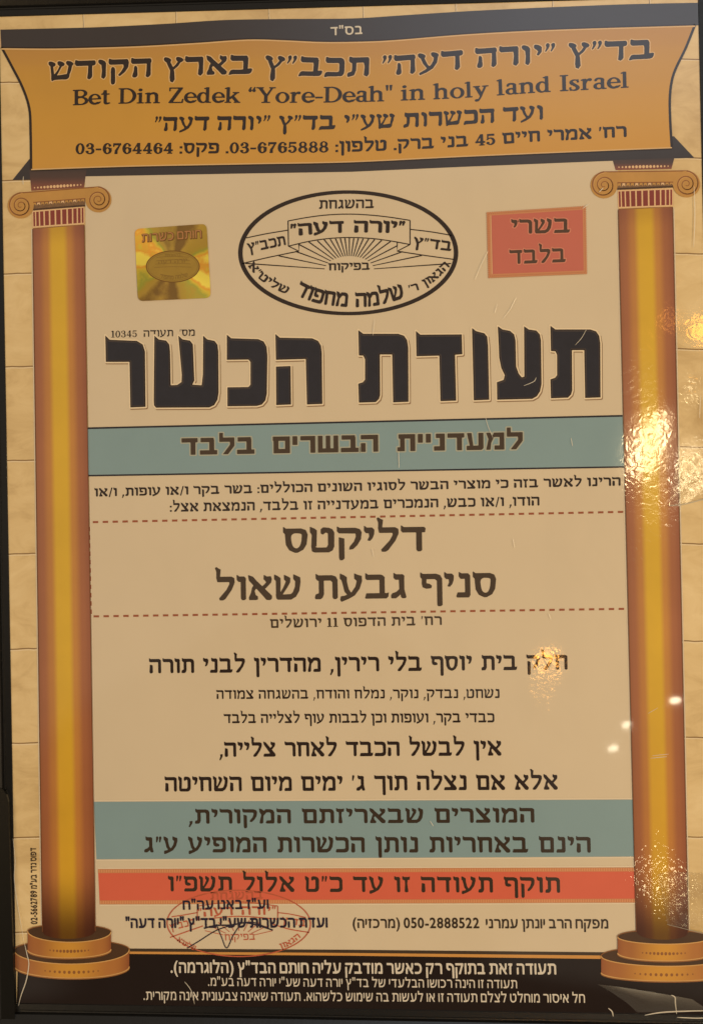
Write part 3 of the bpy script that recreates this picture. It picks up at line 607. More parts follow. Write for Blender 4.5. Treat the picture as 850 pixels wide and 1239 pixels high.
# cream panel
mb = MB()
mb.poly([(103, 206), (746, 190), (769.5, 1158), (116, 1152)], 2, cream); mb.build('cream_panel', cert)
mb = MB()                                              # dark foot of the sheet
mb.poly([(22, 1170), (110, 1147.5), (300, 1149), (425, 1149.5), (760, 1153), (880, 1160), (880, 1240), (20, 1240)], 2.6, black)
mb.strip([(110, 1147.2), (425, 1149.0), (770, 1152.4)], [(110, 1150.9), (425, 1152.9), (770, 1156.4)], 3, brown)
mb.strip([(110, 1150.9), (425, 1152.9), (770, 1156.4)], [(110, 1153.6), (425, 1156.2), (770, 1160.6)], 3.2, gold_line)
foot = mb.build('footer_band', cert, 'black footer band with small white lettering')
mb = MB()
write_sans(mb, 'תעודה זאת בתוקף רק כאשר מודבק עליה חותם הבד"ץ (הלוגרמה).', (207, 1176.5), (672, 1178.5), 12.2, white, 4, .038)
write_sans(mb, 'תעודה זו הינה רכושו הבלעדי של בד"ץ יורה דעה שע"י יורה דעה בע"מ.', (252, 1192.5), (625, 1195.5), 9.6, white, 4, .015)
write_sans(mb, 'חל איסור מוחלט לצלם תעודה זו או לעשות בה שימוש כלשהוא. תעודה שאינה צבעונית אינה מקורית.', (174, 1209.5), (707, 1213), 10, white, 4, .015)
mb.build('lettering', foot)

# scroll banner
TE = [(1, 36), (60, 34.6), (120, 33), (200, 29), (270, 24.5), (340, 23.2), (425, 22.5), (490, 18.5), (560, 14), (630, 10.5), (700, 7.5), (770, 5), (843, 3.5), (850, 3.3)]
ME = [(2.5, 57.5), (60, 58), (110, 57), (170, 55), (240, 51), (300, 47), (345, 48), (390, 50), (440, 49.5), (480, 47.5), (560, 41), (640, 36.5), (720, 33.5), (840, 30)]
BE = [(38.2, 206), (150, 202), (300, 199), (425, 196.5), (560, 190), (700, 184), (812, 179.5)]
LE = smooth([(2.5, 57.5), (15.5, 81.7), (28, 106.5), (36, 131.4), (37.6, 160), (38.2, 206)], 5)
RE = smooth([(840, 30), (828.7, 58.5), (814.5, 88.7), (809.7, 115), (810, 147), (812, 179.5)], 5)
ban = MB()
ts, ms, bs_ = smooth(TE), smooth(ME), smooth(BE)
nb = 90
xs = [2+838*i/nb for i in range(nb+1)]
ban.strip([(1+848*i/nb, ipath(ts, 1+848*i/nb)) for i in range(nb+1)], [(2+846*i/nb, ipath(ms, 2+846*i/nb)+.8) for i in range(nb+1)], 3, purple)
ban.poly([(36.5, 192), (15.5, 218), (38, 217.5), (106, 213.5), (300, 210), (425, 208), (560, 202), (720, 195.5), (839, 191), (814.5, 165), (700, 175), (100, 195)], 3.4, purple)
rows = 14
for k in range(rows):                                   # gold face: rows between the upper and the lower edge
    def edge(t):
        out = []
        for i in range(61):
            s_ = i/60; l, r2 = LE[int(round(t*(len(LE)-1)))], RE[int(round(t*(len(RE)-1)))]
            x = l[0]+(r2[0]-l[0])*s_
            yt, yb = ipath(ms, 2.5+837.5*s_), ipath(bs_, 38.2+773.8*s_)
            tl = (l[1]-57.5)/(206-57.5); tr = (r2[1]-30)/(179.5-30)
            out.append((x, yt+(yb-yt)*(tl+(tr-tl)*s_)))
        return out
    A, B = edge(k/rows), edge((k+1)/rows); n = 61
    ban.flat([pl(*p) for p in A+B], [(n+i, n+i+1, i+1, i) for i in range(n-1)], 4, banner_ink, [(0, k/rows)]*n+[(0, (k+1)/rows)]*n)
ban.line(LE, 3.0, 5, ink); ban.line(RE, 3.0, 5, ink)
ban.line([(x, ipath(ms, x)+.2) for x in xs], 1.6, 5, ink)
ban.line([(x, ipath(ms, x)+2.0) for x in xs], 1.6, 5.2, pale_b := printed('pale_gold_ink', (.74, .52, .27), .05))
ban.line([(38.2+773.8*i/40, ipath(bs_, 38.2+773.8*i/40)-.6) for i in range(41)], 1.4, 5.2, pale_b)
ban.line([(38.2+773.8*i/40, ipath(bs_, 38.2+773.8*i/40)+.9) for i in range(41)], 1.4, 5, ink)
banner = ban.build('scroll_banner', cert, 'gold scroll banner with a dark rolled edge')
mb = MB()
L1 = [(60, 97.2), (170, 93.2), (290, 89.8), (345, 91), (400, 92.6), (450, 91.6), (490, 89.5), (590, 81), (690, 75.5), (790, 71)]
write(mb, 'בד"ץ "יורה דעה" תכב"ץ בארץ הקודש', L1, 22.5, pale_b, 5.3, SCRIBE, .06, .03, gap=.13)
write(mb, 'בד"ץ "יורה דעה" תכב"ץ בארץ הקודש', L1, 22.5, ink, 5.6, SCRIBE, .012, .03, gap=.13)
write(mb, 'Bet Din Zedek \u201cYore-Deah" in holy land Israel', [(89, 127.5), (150, 125.5), (245, 124.5), (340, 124.5), (430, 123.6), (505, 121), (560, 118.5), (640, 112.8), (700, 109.3), (760, 106)], 18.6, ink, 5.6, ROMAN, .018, .03, .36, .05, False)
write(mb, 'ועד הכשרות שע"י בד"ץ "יורה דעה"', [(188, 158.6), (280, 157.5), (370, 157), (450, 155.6), (545, 151.5), (657, 144.5)], 16.8, ink, 5.6, SCRIBE, .012, gap=.13)
write(mb, "רח' אמרי חיים 45 בני ברק. טלפון: 03-6765888. פקס: 03-6764464", [(92, 186.6), (220, 186), (355, 185), (430, 183.6), (470, 182.2), (520, 179.8), (560, 177.5), (600, 175), (640, 172), (700, 169), (757, 165.8)], 13, ink, 5.6, wt=.015, gap=.13)
write_sans(mb, 'בס"ד', (400, 43), (438, 41.2), 9.5, white, 5.6, .03)
mb.build('lettering', banner)

# printed columns
def capital(mb, volL, volR, R, top, bl, fl_top, fl_bot, leaf):
    """volutes, slab, leaf band, red flutes and the beaded block above them, as they are drawn on the sheet"""
    (xa, ya), (xb, yb) = volL, volR
    mb.poly(bl, 3.8, block_ink, None, (min(bl[0][1], bl[1][1]), max(bl[2][1], bl[3][1])))
    (x0, y0), (x1, y1) = lerp(bl[3], bl[2], .06), lerp(bl[3], bl[2], .94)
    for i in range(15):
        t = i/14; rr = .8+1.0*math.sin(math.pi*t); mb.disc(x0+(x1-x0)*t, y0+(y1-y0)*t-3.4, rr, rr*1.1, 4.4, bead, 10)
    (lx0, ly0), (lx1, ly1), (lx2, ly2), (lx3, ly3) = leaf
    mb.poly(leaf, 4.2, leaf_ink)
    rr_ = random.Random(3)
    for i in range(13):                                  # egg-and-leaf ornament
        t = (i+.5)/13; x, y = lx0+(lx1-lx0)*t, (ly0+(ly1-ly0)*t)+4
        mb.poly([(x-2.2, y+4), (x-.8, y-3+rr_.uniform(-1, 1)), (x, y-1), (x+1.2, y-3+rr_.uniform(-1, 1)), (x+2.0, y+4.2), (x, y+2.4)], 4.6, bead if i % 3 == 1 else vol_ink)
    mb.strip([lerp(leaf[3], leaf[2], i/10) for i in range(11)], [(lerp(leaf[3], leaf[2], i/10)[0], lerp(leaf[3], leaf[2], i/10)[1]-2.2) for i in range(11)], 4.8, drum_top)
    # slab with its sagging lower edge
    n = 20
    A = [lerp((xa, ya-R), (xb, yb-R), i/n) for i in range(n+1)]
    B = [(x, y+R*1.02+4.6*math.sin(math.pi*i/n)*0-3.0) for i, (x, y) in enumerate(A)]
    mb.strip(A, B, 5, vol_ink); mb.line(A, 1.4, 5.4, vol_line); mb.line(B, 1.2, 5.4, vol_line)
    for sx, (x, y) in ((-1, volL), (1, volR)):
        mb.disc(x, y, R+.4, R, 5.6, vol_ink, 40)
        sp = []
        for i in range(110):
            a = -math.pi/2*1.0 + sx*i/109*2*math.pi*2.6; r3 = R*(1-.90*(i/109)**.8); sp.append((x+r3*math.cos(a), y+r3*math.sin(a)))
        mb.line(sp, [1.7-.9*i/109 for i in range(110)], 6, vol_line)
        mb.line([(x+(px_-x)*.93+.3, y+(py_-y)*.93+.3) for px_, py_ in sp[:80]], .8, 6, bead2)
    # flutes
    n = 11
    mb.strip([lerp(fl_top[0], fl_top[1], i/8) for i in range(9)], [lerp(fl_bot[0], fl_bot[1], i/8) for i in range(9)], 4, flute_ink)
    for i in range(n+1):
        t = .5-.5*math.cos(math.pi*i/n); t = .5*t+.5*i/n
        a, b2 = lerp(fl_top[0], fl_top[1], t), lerp(fl_bot[0], fl_bot[1], t); mb.line([a, b2], 1.3+.6*math.sin(math.pi*t), 4.4, bead)
    mb.line([fl_top[0], fl_top[1]], 1.8, 4.6, bead); mb.line([fl_bot[0], fl_bot[1]], 1.8, 4.6, bead)
    mb.line([(fl_bot[0][0], fl_bot[0][1]+2.4), (fl_bot[1][0], fl_bot[1][1]+2.4)], 2.2, 4.6, vol_line)
bead2 = printed('volute_light_ink', (.66, .40, .16), .1)
def drum(mb, x0, x1, ytl, ytm, ytr, ybl, ybm, ybr, top_h, z):
    n = 40
    def arc(yl, ym, yr): return [(x0+(x1-x0)*t, yl+(yr-yl)*t+(ym-(yl+yr)/2)*math.sqrt(max(0, 1-(2*t-1)**2))) for t in [.5-.5*math.cos(math.pi*i/n) for i in range(n+1)]]
    T, B = arc(ytl, ytm, ytr), arc(ybl, ybm, ybr); U = arc(ytl, (ytl+ytr)/2-top_h, ytr)
    mb.strip(U, T, z, drum_top); mb.strip(T, B, z+1.6, drum_ink)
    mb.line(T, 1.2, z+2.2, bead2); mb.line(B, 1.2, z+2.2, bead2); mb.line(U, 1.0, z+.5, vol_line); mb.line([(x, y+1.3) for x, y in B], 1.2, z+1.9, vol_line)
    mid = [((a[0]+b2[0])/2, (a[1]+b2[1])/2) for a, b2 in zip(T, B)]
    for i in range(12):
        t = .27+.46*i/11; x = x0+(x1-x0)*t; rr = .9+.9*math.sin(math.pi*i/11); mb.disc(x, ipath(mid, x)+1.5, rr, rr*1.15, z+2.2, vol_line, 10)
def column(shaft, cap, drums, label):
    c = thing('printed_column', '', '', (0, 0, 0)); del c['label']; del c['category']
    c.parent = cert; c.location = -Vector(cert.location); c['label'] = label
    mb = MB(); (a, b2, d, e) = shaft; n = 24
    A = [lerp(a, b2, i/n) for i in range(n+1)]; B = [(lerp(e, d, i/n)[0], lerp(e, d, i/n)[1]+9*math.sqrt(max(0, 1-(2*i/n-1)**2))) for i in range(n+1)]
    mb.strip(A, B, 9.8, shaft_ink); mb.line([a, e], 1.0, 10.2, edge_line); mb.line([b2, d], 1.0, 10.2, edge_line)
    mb.line([(a[0]-1.8, a[1]), (e[0]-1.8, e[1])], 1.3, 3.4, pale); mb.line([(b2[0]+1.8, b2[1]), (d[0]+1.8, d[1])], 1.3, 3.4, pale)
    mb.build('shaft', c)
    mb = MB(); capital(mb, *cap); mb.build('capital', c)
    mb = MB()
    for d_ in drums: drum(mb, *d_)
    mb.build('base', c)
column([(40.5, 277.5), (102.5, 272.6), (116, 1126), (52.2, 1127)],
       ((25.6, 249.0), (119.5, 241.8), 15.4, None, [(36, 205), (105.5, 202), (102, 227), (38.5, 231)], [(40, 256), (102, 250.5)], [(40.5, 275), (102.2, 270.5)], [(40, 241), (103, 236), (103.5, 250), (40, 255)]),
       [(17.8, 157, 1149, 1166, 1148.5, 1168, 1183, 1169, 12, 7), (34.3, 135, 1126, 1139.5, 1127, 1148.8, 1158.5, 1148, 8.5, 9)], 'left gold column, its capital a pair of scrolls')
column([(747.3, 254), (812.6, 251.2), (831.5, 1128), (769, 1127)],
       ((730.0, 224.2), (829.7, 223.0), 16.0, None, [(740.5, 194), (815, 191), (811.5, 204.5), (744, 206)], [(746.8, 231), (813, 228.6)], [(747.5, 251.5), (813, 249)], [(746, 218), (814, 216), (814.5, 227), (746, 230)]),
       [(726.5, 878, 1156.3, 1168.6, 1158, 1176.3, 1186.5, 1178, 12, 7), (746.3, 858, 1132.9, 1141.8, 1134, 1152.4, 1162, 1153.5, 9, 9)], 'right gold column under the glare, its capital a pair of scrolls')

# the seal emblem
mb = MB()
mb.ring(421.1, 306, 130.2, 73.5, 4, 4, ink, 128, 0, lambda a: 4.2+1.2*abs(math.cos(a)))
RT = [(348.5, 267.5), (370, 263.5), (395, 260.3), (421, 259.2), (445, 260.2), (470, 262.8), (495.8, 266.8)]
RBm = [(349, 298), (372, 292.5), (395, 289), (421, 287.5), (448, 288.6), (472, 291.6), (495.8, 296)]
mb.line(smooth(RT), 1.3, 4, ink); mb.line(smooth(RBm), 1.3, 4, ink); mb.line([RT[0], RBm[0]], 1.3, 4.2, ink); mb.line([RT[-1], RBm[-1]], 1.3, 4.2, ink)
mb.line(smooth([(349, 278.5), (322, 283), (298, 288)]), 1.3, 4, ink); mb.line(smooth([(361.5, 304), (325, 311.5), (293, 319)]), 1.3, 4, ink)
mb.line([(349, 298), (361.5, 304), (361.5, 295.5)], 1.3, 4, ink)
mb.line(smooth([(495.8, 277.6), (522, 280.8), (546, 285)]), 1.3, 4, ink); mb.line(smooth([(480.3, 304), (516, 309.5), (549, 314)]), 1.3, 4, ink)
mb.line([(495.8, 296), (480.3, 304), (480.3, 293.5)], 1.3, 4, ink)
cx, cy = 422.5, 327.5
for i in range(23):
    a = math.pi*(.022+.956*i/22); dx, dy = math.cos(a), -math.sin(a)
    t0 = 1/math.sqrt((dx/30)**2+(dy/17.5)**2)
    t1 = 15.
    while t1 < 150:
        x, y = cx+dx*t1, cy+dy*t1
        lim = ipath(RBm, x) if 349 < x < 495.8 else (ipath([(293, 319), (325, 311.5), (361.5, 304)], x) if x <= 349 else ipath([(480.3, 304), (516, 309.5), (549, 314)], x))
        if 349 <= x < 361.5: lim = max(lim, 304-(361.5-x)*.1)
        if 480.3 < x <= 495.8: lim = max(lim, 304)
        if y < lim+.8 or ((x-421.1)/126)**2+((y-306)/70)**2 > 1: break
        t1 += .5
    if t1 > t0+2: mb.line([(cx+dx*t0, cy+dy*t0), (cx+dx*t1, cy+dy*t1)], [1.0, 1.5], 4, ink)
emb = mb.build('oval_emblem', cert, 'black oval emblem with a ribbon over sun rays')
mb = MB()
write(mb, 'בהשגחת', [(386, 253), (452, 252)], 10.8, ink, 5, wt=.0)
write(mb, '"יורה דעה"', [(352, 286), (387, 283), (421, 281.6), (456, 281.6), (489, 282.5)], 14.2, ink, 5, wt=.02, space=.5)
write(mb, 'תכב"ץ', [(301, 306), (346, 296.5)], 11.5, ink, 5, wt=.01)
write(mb, 'בד"ץ', [(499.5, 298.5), (545, 304)], 11.8, ink, 5, wt=.01)
write(mb, 'בפיקוח', [(397.5, 327.5), (447, 326.5)], 8.8, ink, 5, wt=.01)
write(mb, 'שליט"א', [(300, 322), (313, 337), (329, 348), (347, 356.5)], 9.2, ink, 5, wt=.01)
write(mb, 'שלמה מחפוד', [(356.5, 356), (367, 361), (389, 368), (421, 371.5), (446, 371), (468, 367), (490, 360)], 17.2, ink, 5, wt=.015, space=.5)
write(mb, "הגאון ר'", [(496, 354.5), (510, 349.5), (527, 339), (544, 322.5)], 9.2, ink, 5, wt=.01, space=.6)
mb.build('lettering', emb)

# heading, traced from the sheet
def tr(pts, o_, s=2.8333, dx=0, dy=0): return [(o_[0]+(x+dx)/s, o_[1]+(y+dy)/s) for x, y in pts]
A1, A2 = (440, 380), (120, 390)
TAV = [(638, 40), (655, 53), (775, 53), (795, 60), (805, 75), (809, 100), (810, 286), (757, 288), (754, 124), (712, 124), (713, 262), (709, 276), (698, 287), (640, 289), (638, 224), (654, 219), (661, 210), (661, 140), (655, 128), (640, 127)]
HEAD = [tr(TAV, A1), tr(TAV, A1, dx=-657, dy=15),
 tr([(458, 42), (474, 53), (500, 58), (514, 70), (519, 90), (521, 180), (530, 205), (540, 217), (549, 215), (548, 42), (564, 53), (590, 57), (602, 70), (606, 90), (608, 240), (603, 265), (592, 282), (576, 291), (456, 294), (455, 234), (478, 226), (482, 210), (470, 185), (463, 150), (461, 100)], A1),
 tr([(370, 48), (384, 59), (412, 66), (422, 78), (425, 110), (429, 294), (376, 296)], A1),
 tr([(178, 58), (193, 71), (335, 70), (337, 138), (312, 140), (316, 297), (262, 299), (258, 143), (180, 145)], A1),
 tr([(604, 40), (619, 53), (730, 55), (750, 64), (760, 80), (763, 105), (765, 280), (712, 282), (708, 126), (606, 129)], A2), tr([(606, 152), (656, 150), (658, 282), (607, 284)], A2),
 tr([(438, 42), (453, 55), (545, 58), (564, 66), (574, 84), (577, 115), (575, 245), (570, 268), (558, 282), (540, 287), (440, 288), (440, 223), (512, 222), (519, 214), (519, 136), (512, 128), (438, 129)], A2),
 tr([(190, 46), (205, 59), (230, 63), (241, 76), (244, 100), (246, 216), (268, 215), (283, 205), (284, 180), (272, 46), (287, 59), (312, 63), (322, 76), (327, 200), (320, 214), (352, 216), (356, 180), (357, 46), (371, 59), (396, 64), (406, 77), (409, 100), (410, 240), (406, 266), (395, 284), (378, 292), (196, 293), (189, 285), (188, 268)], A2),
 tr([(22, 45), (37, 60), (130, 64), (150, 76), (158, 100), (160, 290), (108, 292), (105, 136), (24, 136)], A2)]
rim = printed('heading_rim_ink', (.84, .74, .58), .03); rim_d = printed('heading_shadow_ink', (.30, .20, .12), .08); bev = printed('heading_bevel_ink', (.055, .045, .048), .2)
mb = MB()
def grow(pts, iso, mat, z, dx=0, dy=0, step=.55):
    X, Y = np.meshgrid(np.arange(min(p[0] for p in pts)-4, max(p[0] for p in pts)+4, step), np.arange(min(p[1] for p in pts)-4, max(p[1] for p in pts)+4, step))
    V, F = march(sdf(pts, X, Y), X, Y, iso)
    mb.flat([pl(x+dx, y+dy) for x, y in V], [f[::-1] for f in F], z, mat)
for g_ in HEAD:
    grow(g_, 1.6, rim_d, 4, 1.1, 1.3); grow(g_, 1.7, rim, 4.4); grow(g_, 0, ink, 5); grow(g_, -1.4, bev, 5.4, -.3, -.3); grow(g_, -2.4, navy, 5.8, .2, .2)
mb.build('heading_lettering', cert, 'huge black Hebrew heading')
mb = MB(); write(mb, "מס' תעודה 10345", [(135, 408.6), (236, 406.6)], 8.2, ink, 4, wt=-.01, space=.75); mb.build('number_lettering', cert)

# coloured bands
def band(top, bot, mat, name, label, edge=None, dots=None):
    mb = MB(); mb.poly([top[0], top[1], bot[1], bot[0]], 4, mat)
    if edge:
        mb.line([top[0], top[1]], 2.2, 4.4, edge); mb.line([bot[0], bot[1]], 2.0, 4.4, edge)
    else:
        mb.line([(top[0][0], top[0][1]-1.2), (top[1][0], top[1][1]-1.2)], 1.4, 4.4, pale); mb.line([(bot[0][0], bot[0][1]+1.2), (bot[1][0], bot[1][1]+1.2)], 1.4, 4.4, pale)
    if dots:
        for a, b2, s in ((top[0], top[1], 1), (bot[0], bot[1], -1)):
            a, b2 = (a[0], a[1]+2.4*s), (b2[0], b2[1]+2.4*s); mb.line([a, b2], 4.8, 4.4, red_edge)
            for i in range(220):
                p = lerp(a, b2, (i+.5)/220); mb.line([(p[0]-.7, p[1]), (p[0]+.7, p[1])], 3.4, 4.8, dots)
    return mb.build(name, cert, label)
tb = band(((104, 518.3), (752.5, 503.2)), ((105, 575.6), (754.5, 565)), teal, 'teal_band', 'upper teal band, edged in navy', navy)
mb = MB()
T1 = [(220, 550.6), (632, 543.6)]
pale_t = printed('pale_teal_ink', (.42, .46, .42), .05)
write(mb, 'למעדניית הבשרים בלבד', T1, 20.5, pale_t, 5, BLOCK, .07, .034, .85, .13)
write(mb, 'למעדניית הבשרים בלבד', T1, 20.5, brown, 5.4, BLOCK, .0, .034, .85, .13)
mb.build('lettering', tb)
t2 = band(((114, 970), (764.5, 967.3)), ((117, 1039.5), (766, 1036.2)), teal, 'teal_band', 'lower, taller teal band')
mb = MB()
write(mb, 'המוצרים שבאריזתם המקורית,', [(229, 996.4), (646, 995)], 17.4, olive, 5, wt=.01, gap=.14, space=.5)
write(mb, 'הינם באחריות נותן הכשרות המופיע ע"ג', [(175, 1031), (714, 1031.3)], 18.6, olive, 5, wt=.01, gap=.14, space=.5)
mb.build('lettering', t2)
rb = band(((119, 1051.5), (767, 1049.5)), ((121, 1094), (768.5, 1091.8)), red, 'red_band', 'red band with dotted orange edges', None, printed('pale_orange_ink', (.72, .36, .19), .05))
mb = MB(); write(mb, 'תוקף תעודה זו עד כ"ט אלול תשפ"ו', [(204, 1078.3), (677, 1080)], 18.6, olive, 5, wt=.005, gap=.14, space=.5); mb.build('lettering', rb)

# body text
def text(s, path, h, mat=ink, wt=0., **k):
    mb = MB(); write(mb, s, path, h, mat, 4, wt=wt, **k); return mb.build('text_lettering', cert)
text('הרינו לאשר בזה כי מוצרי הבשר לסוגיו השונים הכוללים: בשר בקר ו/או עופות, ו/או', [(115, 600.8), (300, 596.8), (425, 594.2), (750, 587.6)], 10.0, wt=.012, gap=.14)
text('הודו, ו/או כבש, הנמכרים במעדנייה זו בלבד, הנמצאת אצל:', [(206, 619.2), (425, 615.8), (652, 611.6)], 10.6, wt=.01, gap=.14)
text('דליקטס', [(343, 668.8), (514, 666.8)], 29.5, brown, .008, step=.022, gap=.10)
text('סניף גבעת שאול', [(261, 726.4), (599.5, 722.2)], 29, brown, .008, step=.022, gap=.10)
text("רח' בית הדפוס 11 ירושלים", [(327, 759.8), (534, 756.2)], 10.8, brown, .0, gap=.14)
text('חלק בית יוסף בלי רירין, מהדרין לבני תורה', [(181, 814.6), (686, 810)], 17.6, wt=.008, gap=.12, space=.5)
text('נשחט, נבדק, נוקר, נמלח והודח, בהשגחה צמודה', [(262, 845.8), (604, 844.6)], 11, wt=-.004, gap=.12)
text('כבדי בקר, ועופות וכן לבבות עוף לצלייה בלבד', [(271, 875), (597.5, 874)], 11.2, wt=.002, gap=.12)
text('אין לבשל הכבד לאחר צלייה,', [(266, 915.6), (606, 914)], 17.6, wt=.008, gap=.12, space=.5)
text("אלא אם נצלה תוך ג' ימים מיום השחיטה", [(200, 957.6), (674, 955.2)], 17.8, wt=.008, gap=.12, space=.5)
mb = MB(); write_sans(mb, 'וע"ז באנו עה"ח', (222, 1100.2), (325, 1099), 10.5, navy2, 6, .045)
write_sans(mb, 'ועדת הכשרות שע"י בד"ץ "יורה דעה"', (153, 1122.3), (396, 1121.6), 11, navy2, 6, .05); mb.build('text_lettering', cert)
mb = MB(); write_sans(mb, 'מפקח הרב יונתן עמרני  050-2888522 (מרכזיה)', (427, 1122.4), (735, 1123), 10.5, olive, 4, .04); mb.build('text_lettering', cert)
mb = MB(); write_sans(mb, 'דפוס נדר בע"מ 02-5662789', (45.5, 1118), (44, 1026), 6.6, brown, 4, .05); mb.build('margin_lettering', cert, 'tiny lettering running up the left margin')
# dashed border
mb = MB()
def dashes(a, b2, n):
    for i in range(n): mb.line([lerp(a, b2, (i+.14)/n), lerp(a, b2, (i+.68)/n)], 2.5, 4, dash)
dashes((111, 631.8), (757, 619.3), 54); dashes((112, 745.8), (758, 736.6), 54); dashes((108, 636), (110.5, 746), 11)
mb.build('dashed_border', cert)
# rubber stamp and signature
mb = MB()
mb.ring(289, 1117, 86.6, 40, 1.5, 5.2, stamp, 90, .01)
mb.line(smooth([(239, 1096), (288, 1091), (336, 1096)]), 1.2, 5.2, stamp); mb.line(smooth([(239, 1113), (288, 1108.5), (336, 1112)]), 1.2, 5.2, stamp)
mb.line([(239, 1096), (239, 1113)], 1.2, 5.2, stamp); mb.line([(336, 1096), (336, 1112)], 1.2, 5.2, stamp)
mb.line(smooth([(239, 1104), (222, 1107), (208, 1109)]), 1.2, 5.2, stamp); mb.line(smooth([(246, 1120), (226, 1127), (206, 1134)]), 1.3, 5.2, stamp)
mb.line(smooth([(336, 1104), (352, 1106), (370, 1110)]), 1.2, 5.2, stamp); mb.line(smooth([(330, 1118), (350, 1124), (374, 1128)]), 1.3, 5.2, stamp)
for i in range(9):
    a = math.pi*(.12+.76*i/8); mb.line([(289+20*math.cos(a), 1134-8*math.sin(a)), (289+44*math.cos(a), 1134-22*math.sin(a))], .8, 5.2, stamp)
write(mb, 'בהשגחת', [(255, 1088.4), (318, 1087.4)], 9, stamp, 5.2, wt=.0)
write(mb, '"יורה דעה"', [(240, 1109.5), (288, 1107), (334, 1107)], 10.5, stamp, 5.2, wt=.0, space=.5)
write(mb, 'בפיקוח', [(272, 1138), (309, 1137)], 8, stamp, 5.2, wt=-.02)
write(mb, 'תכב"ץ', [(207, 1126), (236, 1119)], 8, stamp, 5.2, wt=-.01); write(mb, 'בד"ץ', [(341, 1117), (369, 1121)], 8, stamp, 5.2, wt=-.01)
write(mb, 'הגאון', [(340, 1148), (352, 1143), (364, 1134)], 6.5, stamp, 5.2, wt=.0); write(mb, 'שליט"א', [(214, 1138), (224, 1145), (236, 1150)], 6, stamp, 5.2, wt=.0)
mb.build('ink_stamp', cert, 'red oval rubber stamp')
mb = MB()
mb.line(smooth([(226.5, 1147), (240, 1139), (262, 1125.5), (284, 1118.5), (304, 1115.5), (318, 1120), (330, 1125.5)]), 1.3, 6.6, pen)
mb.line(smooth([(262, 1118), (268, 1133), (274.5, 1146.8), (282, 1132), (291, 1118)]), 1.2, 6.6, pen)
mb.line(smooth([(247, 1123), (262, 1119.5), (280, 1119), (300, 1116.5), (330, 1125)]), 1.8, 6.8, pen)
mb.build('signature', cert, 'pen signature over the stamp')

# ---------------------------------------------------------------- stickers
def rounded(q, r_, n=6):
    out = []
    for i in range(4):
        p, a, b2 = Vector(q[i]), Vector(q[i-1]), Vector(q[(i+1) % 4])
        s, e = p+(a-p).normalized()*r_, p+(b2-p).normalized()*r_
        out += [tuple((1-t)**2*s+2*t*(1-t)*p+t*t*e) for t in [k/n for k in range(n+1)]]
    return out
def sticker_slab(mb, pts, h0, h1, mat, c=None):
    U = [pl(*p) for p in pts]; n = len(U)
    mb.raw([(u, -h0, v) for u, v in U]+[(u, -h1, v) for u, v in U], [tuple(range(n, 2*n))[::-1]]+[(i, (i+1) % n, n+(i+1) % n, n+i) for i in range(n)], mat)
def foil(name, hc):
    """Gold hologram foil: its fine grooves run round the middle, so the metal glints in a fan, with more glint painted into its colour."""
    m, nt, bs = new_mat(name)
    pos = nt.nodes.new('ShaderNodeNewGeometry').outputs['Position']
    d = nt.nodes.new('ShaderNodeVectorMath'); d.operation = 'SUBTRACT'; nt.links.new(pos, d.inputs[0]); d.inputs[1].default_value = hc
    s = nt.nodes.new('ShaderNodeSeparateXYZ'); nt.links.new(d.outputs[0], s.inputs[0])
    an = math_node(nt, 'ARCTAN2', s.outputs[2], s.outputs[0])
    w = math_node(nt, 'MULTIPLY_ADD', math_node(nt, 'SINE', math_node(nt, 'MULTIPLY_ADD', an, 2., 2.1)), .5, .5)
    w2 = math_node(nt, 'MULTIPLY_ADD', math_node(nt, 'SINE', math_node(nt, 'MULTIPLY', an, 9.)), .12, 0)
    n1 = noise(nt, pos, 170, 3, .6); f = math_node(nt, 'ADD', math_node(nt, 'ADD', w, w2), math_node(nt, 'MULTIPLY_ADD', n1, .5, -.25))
    nt.links.new(ramp(nt, f, ((0, (.22, .13, .03)), (.25, (.50, .34, .06)), (.45, (.50, .36, .05)), (.6, (.40, .42, .06)), (.75, (.74, .58, .06)), (.87, (.85, .42, .05)), (1, (1, .86, .13))), 'LINEAR'), bs.inputs['Base Color'])  # bright and dark sectors paint the glints into the colour by angle
    bs.inputs['Metallic'].default_value = .35; bs.inputs['Roughness'].default_value = .38; bs.inputs['Anisotropic'].default_value = .75
    t = nt.nodes.new('ShaderNodeVectorMath'); t.operation = 'CROSS_PRODUCT'; nt.links.new(d.outputs[0], t.inputs[0]); t.inputs[1].default_value = (0, 1, 0)
    nt.links.new(t.outputs[0], bs.inputs['Tangent'])
    bs.inputs['Coat Weight'].default_value = .4; bs.inputs['Coat Roughness'].default_value = .06
    bb = nt.nodes.new('ShaderNodeBump'); bb.inputs['Distance'].default_value = .0003; bb.inputs['Strength'].default_value = .25; nt.links.new(n1, bb.inputs['Height']); nt.links.new(bb.outputs[0], bs.inputs['Normal'])
    return m
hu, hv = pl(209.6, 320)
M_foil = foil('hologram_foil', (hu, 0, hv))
M_foil2 = plain('gold_foil', (.42, .28, .05), .45, .5, .4, .12, 300); M_foil3 = plain('dark_gold_foil', (.20, .10, .02), .4, .4, .4); M_copper = plain('copper_foil', (.62, .30, .12), .35, .6, .4, .25, 900)
M_foil4 = plain('gold_foil_print', (.30, .19, .04), .45, .5, .4)
u, v = pl(211, 364)
hs = thing('hologram_sticker', 'square gold hologram sticker with rounded corners, left of the black oval emblem', 'sticker', (u, -.0003, v))
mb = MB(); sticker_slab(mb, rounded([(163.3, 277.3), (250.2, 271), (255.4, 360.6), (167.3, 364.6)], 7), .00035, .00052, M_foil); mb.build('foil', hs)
Z0 = .00052/LAY
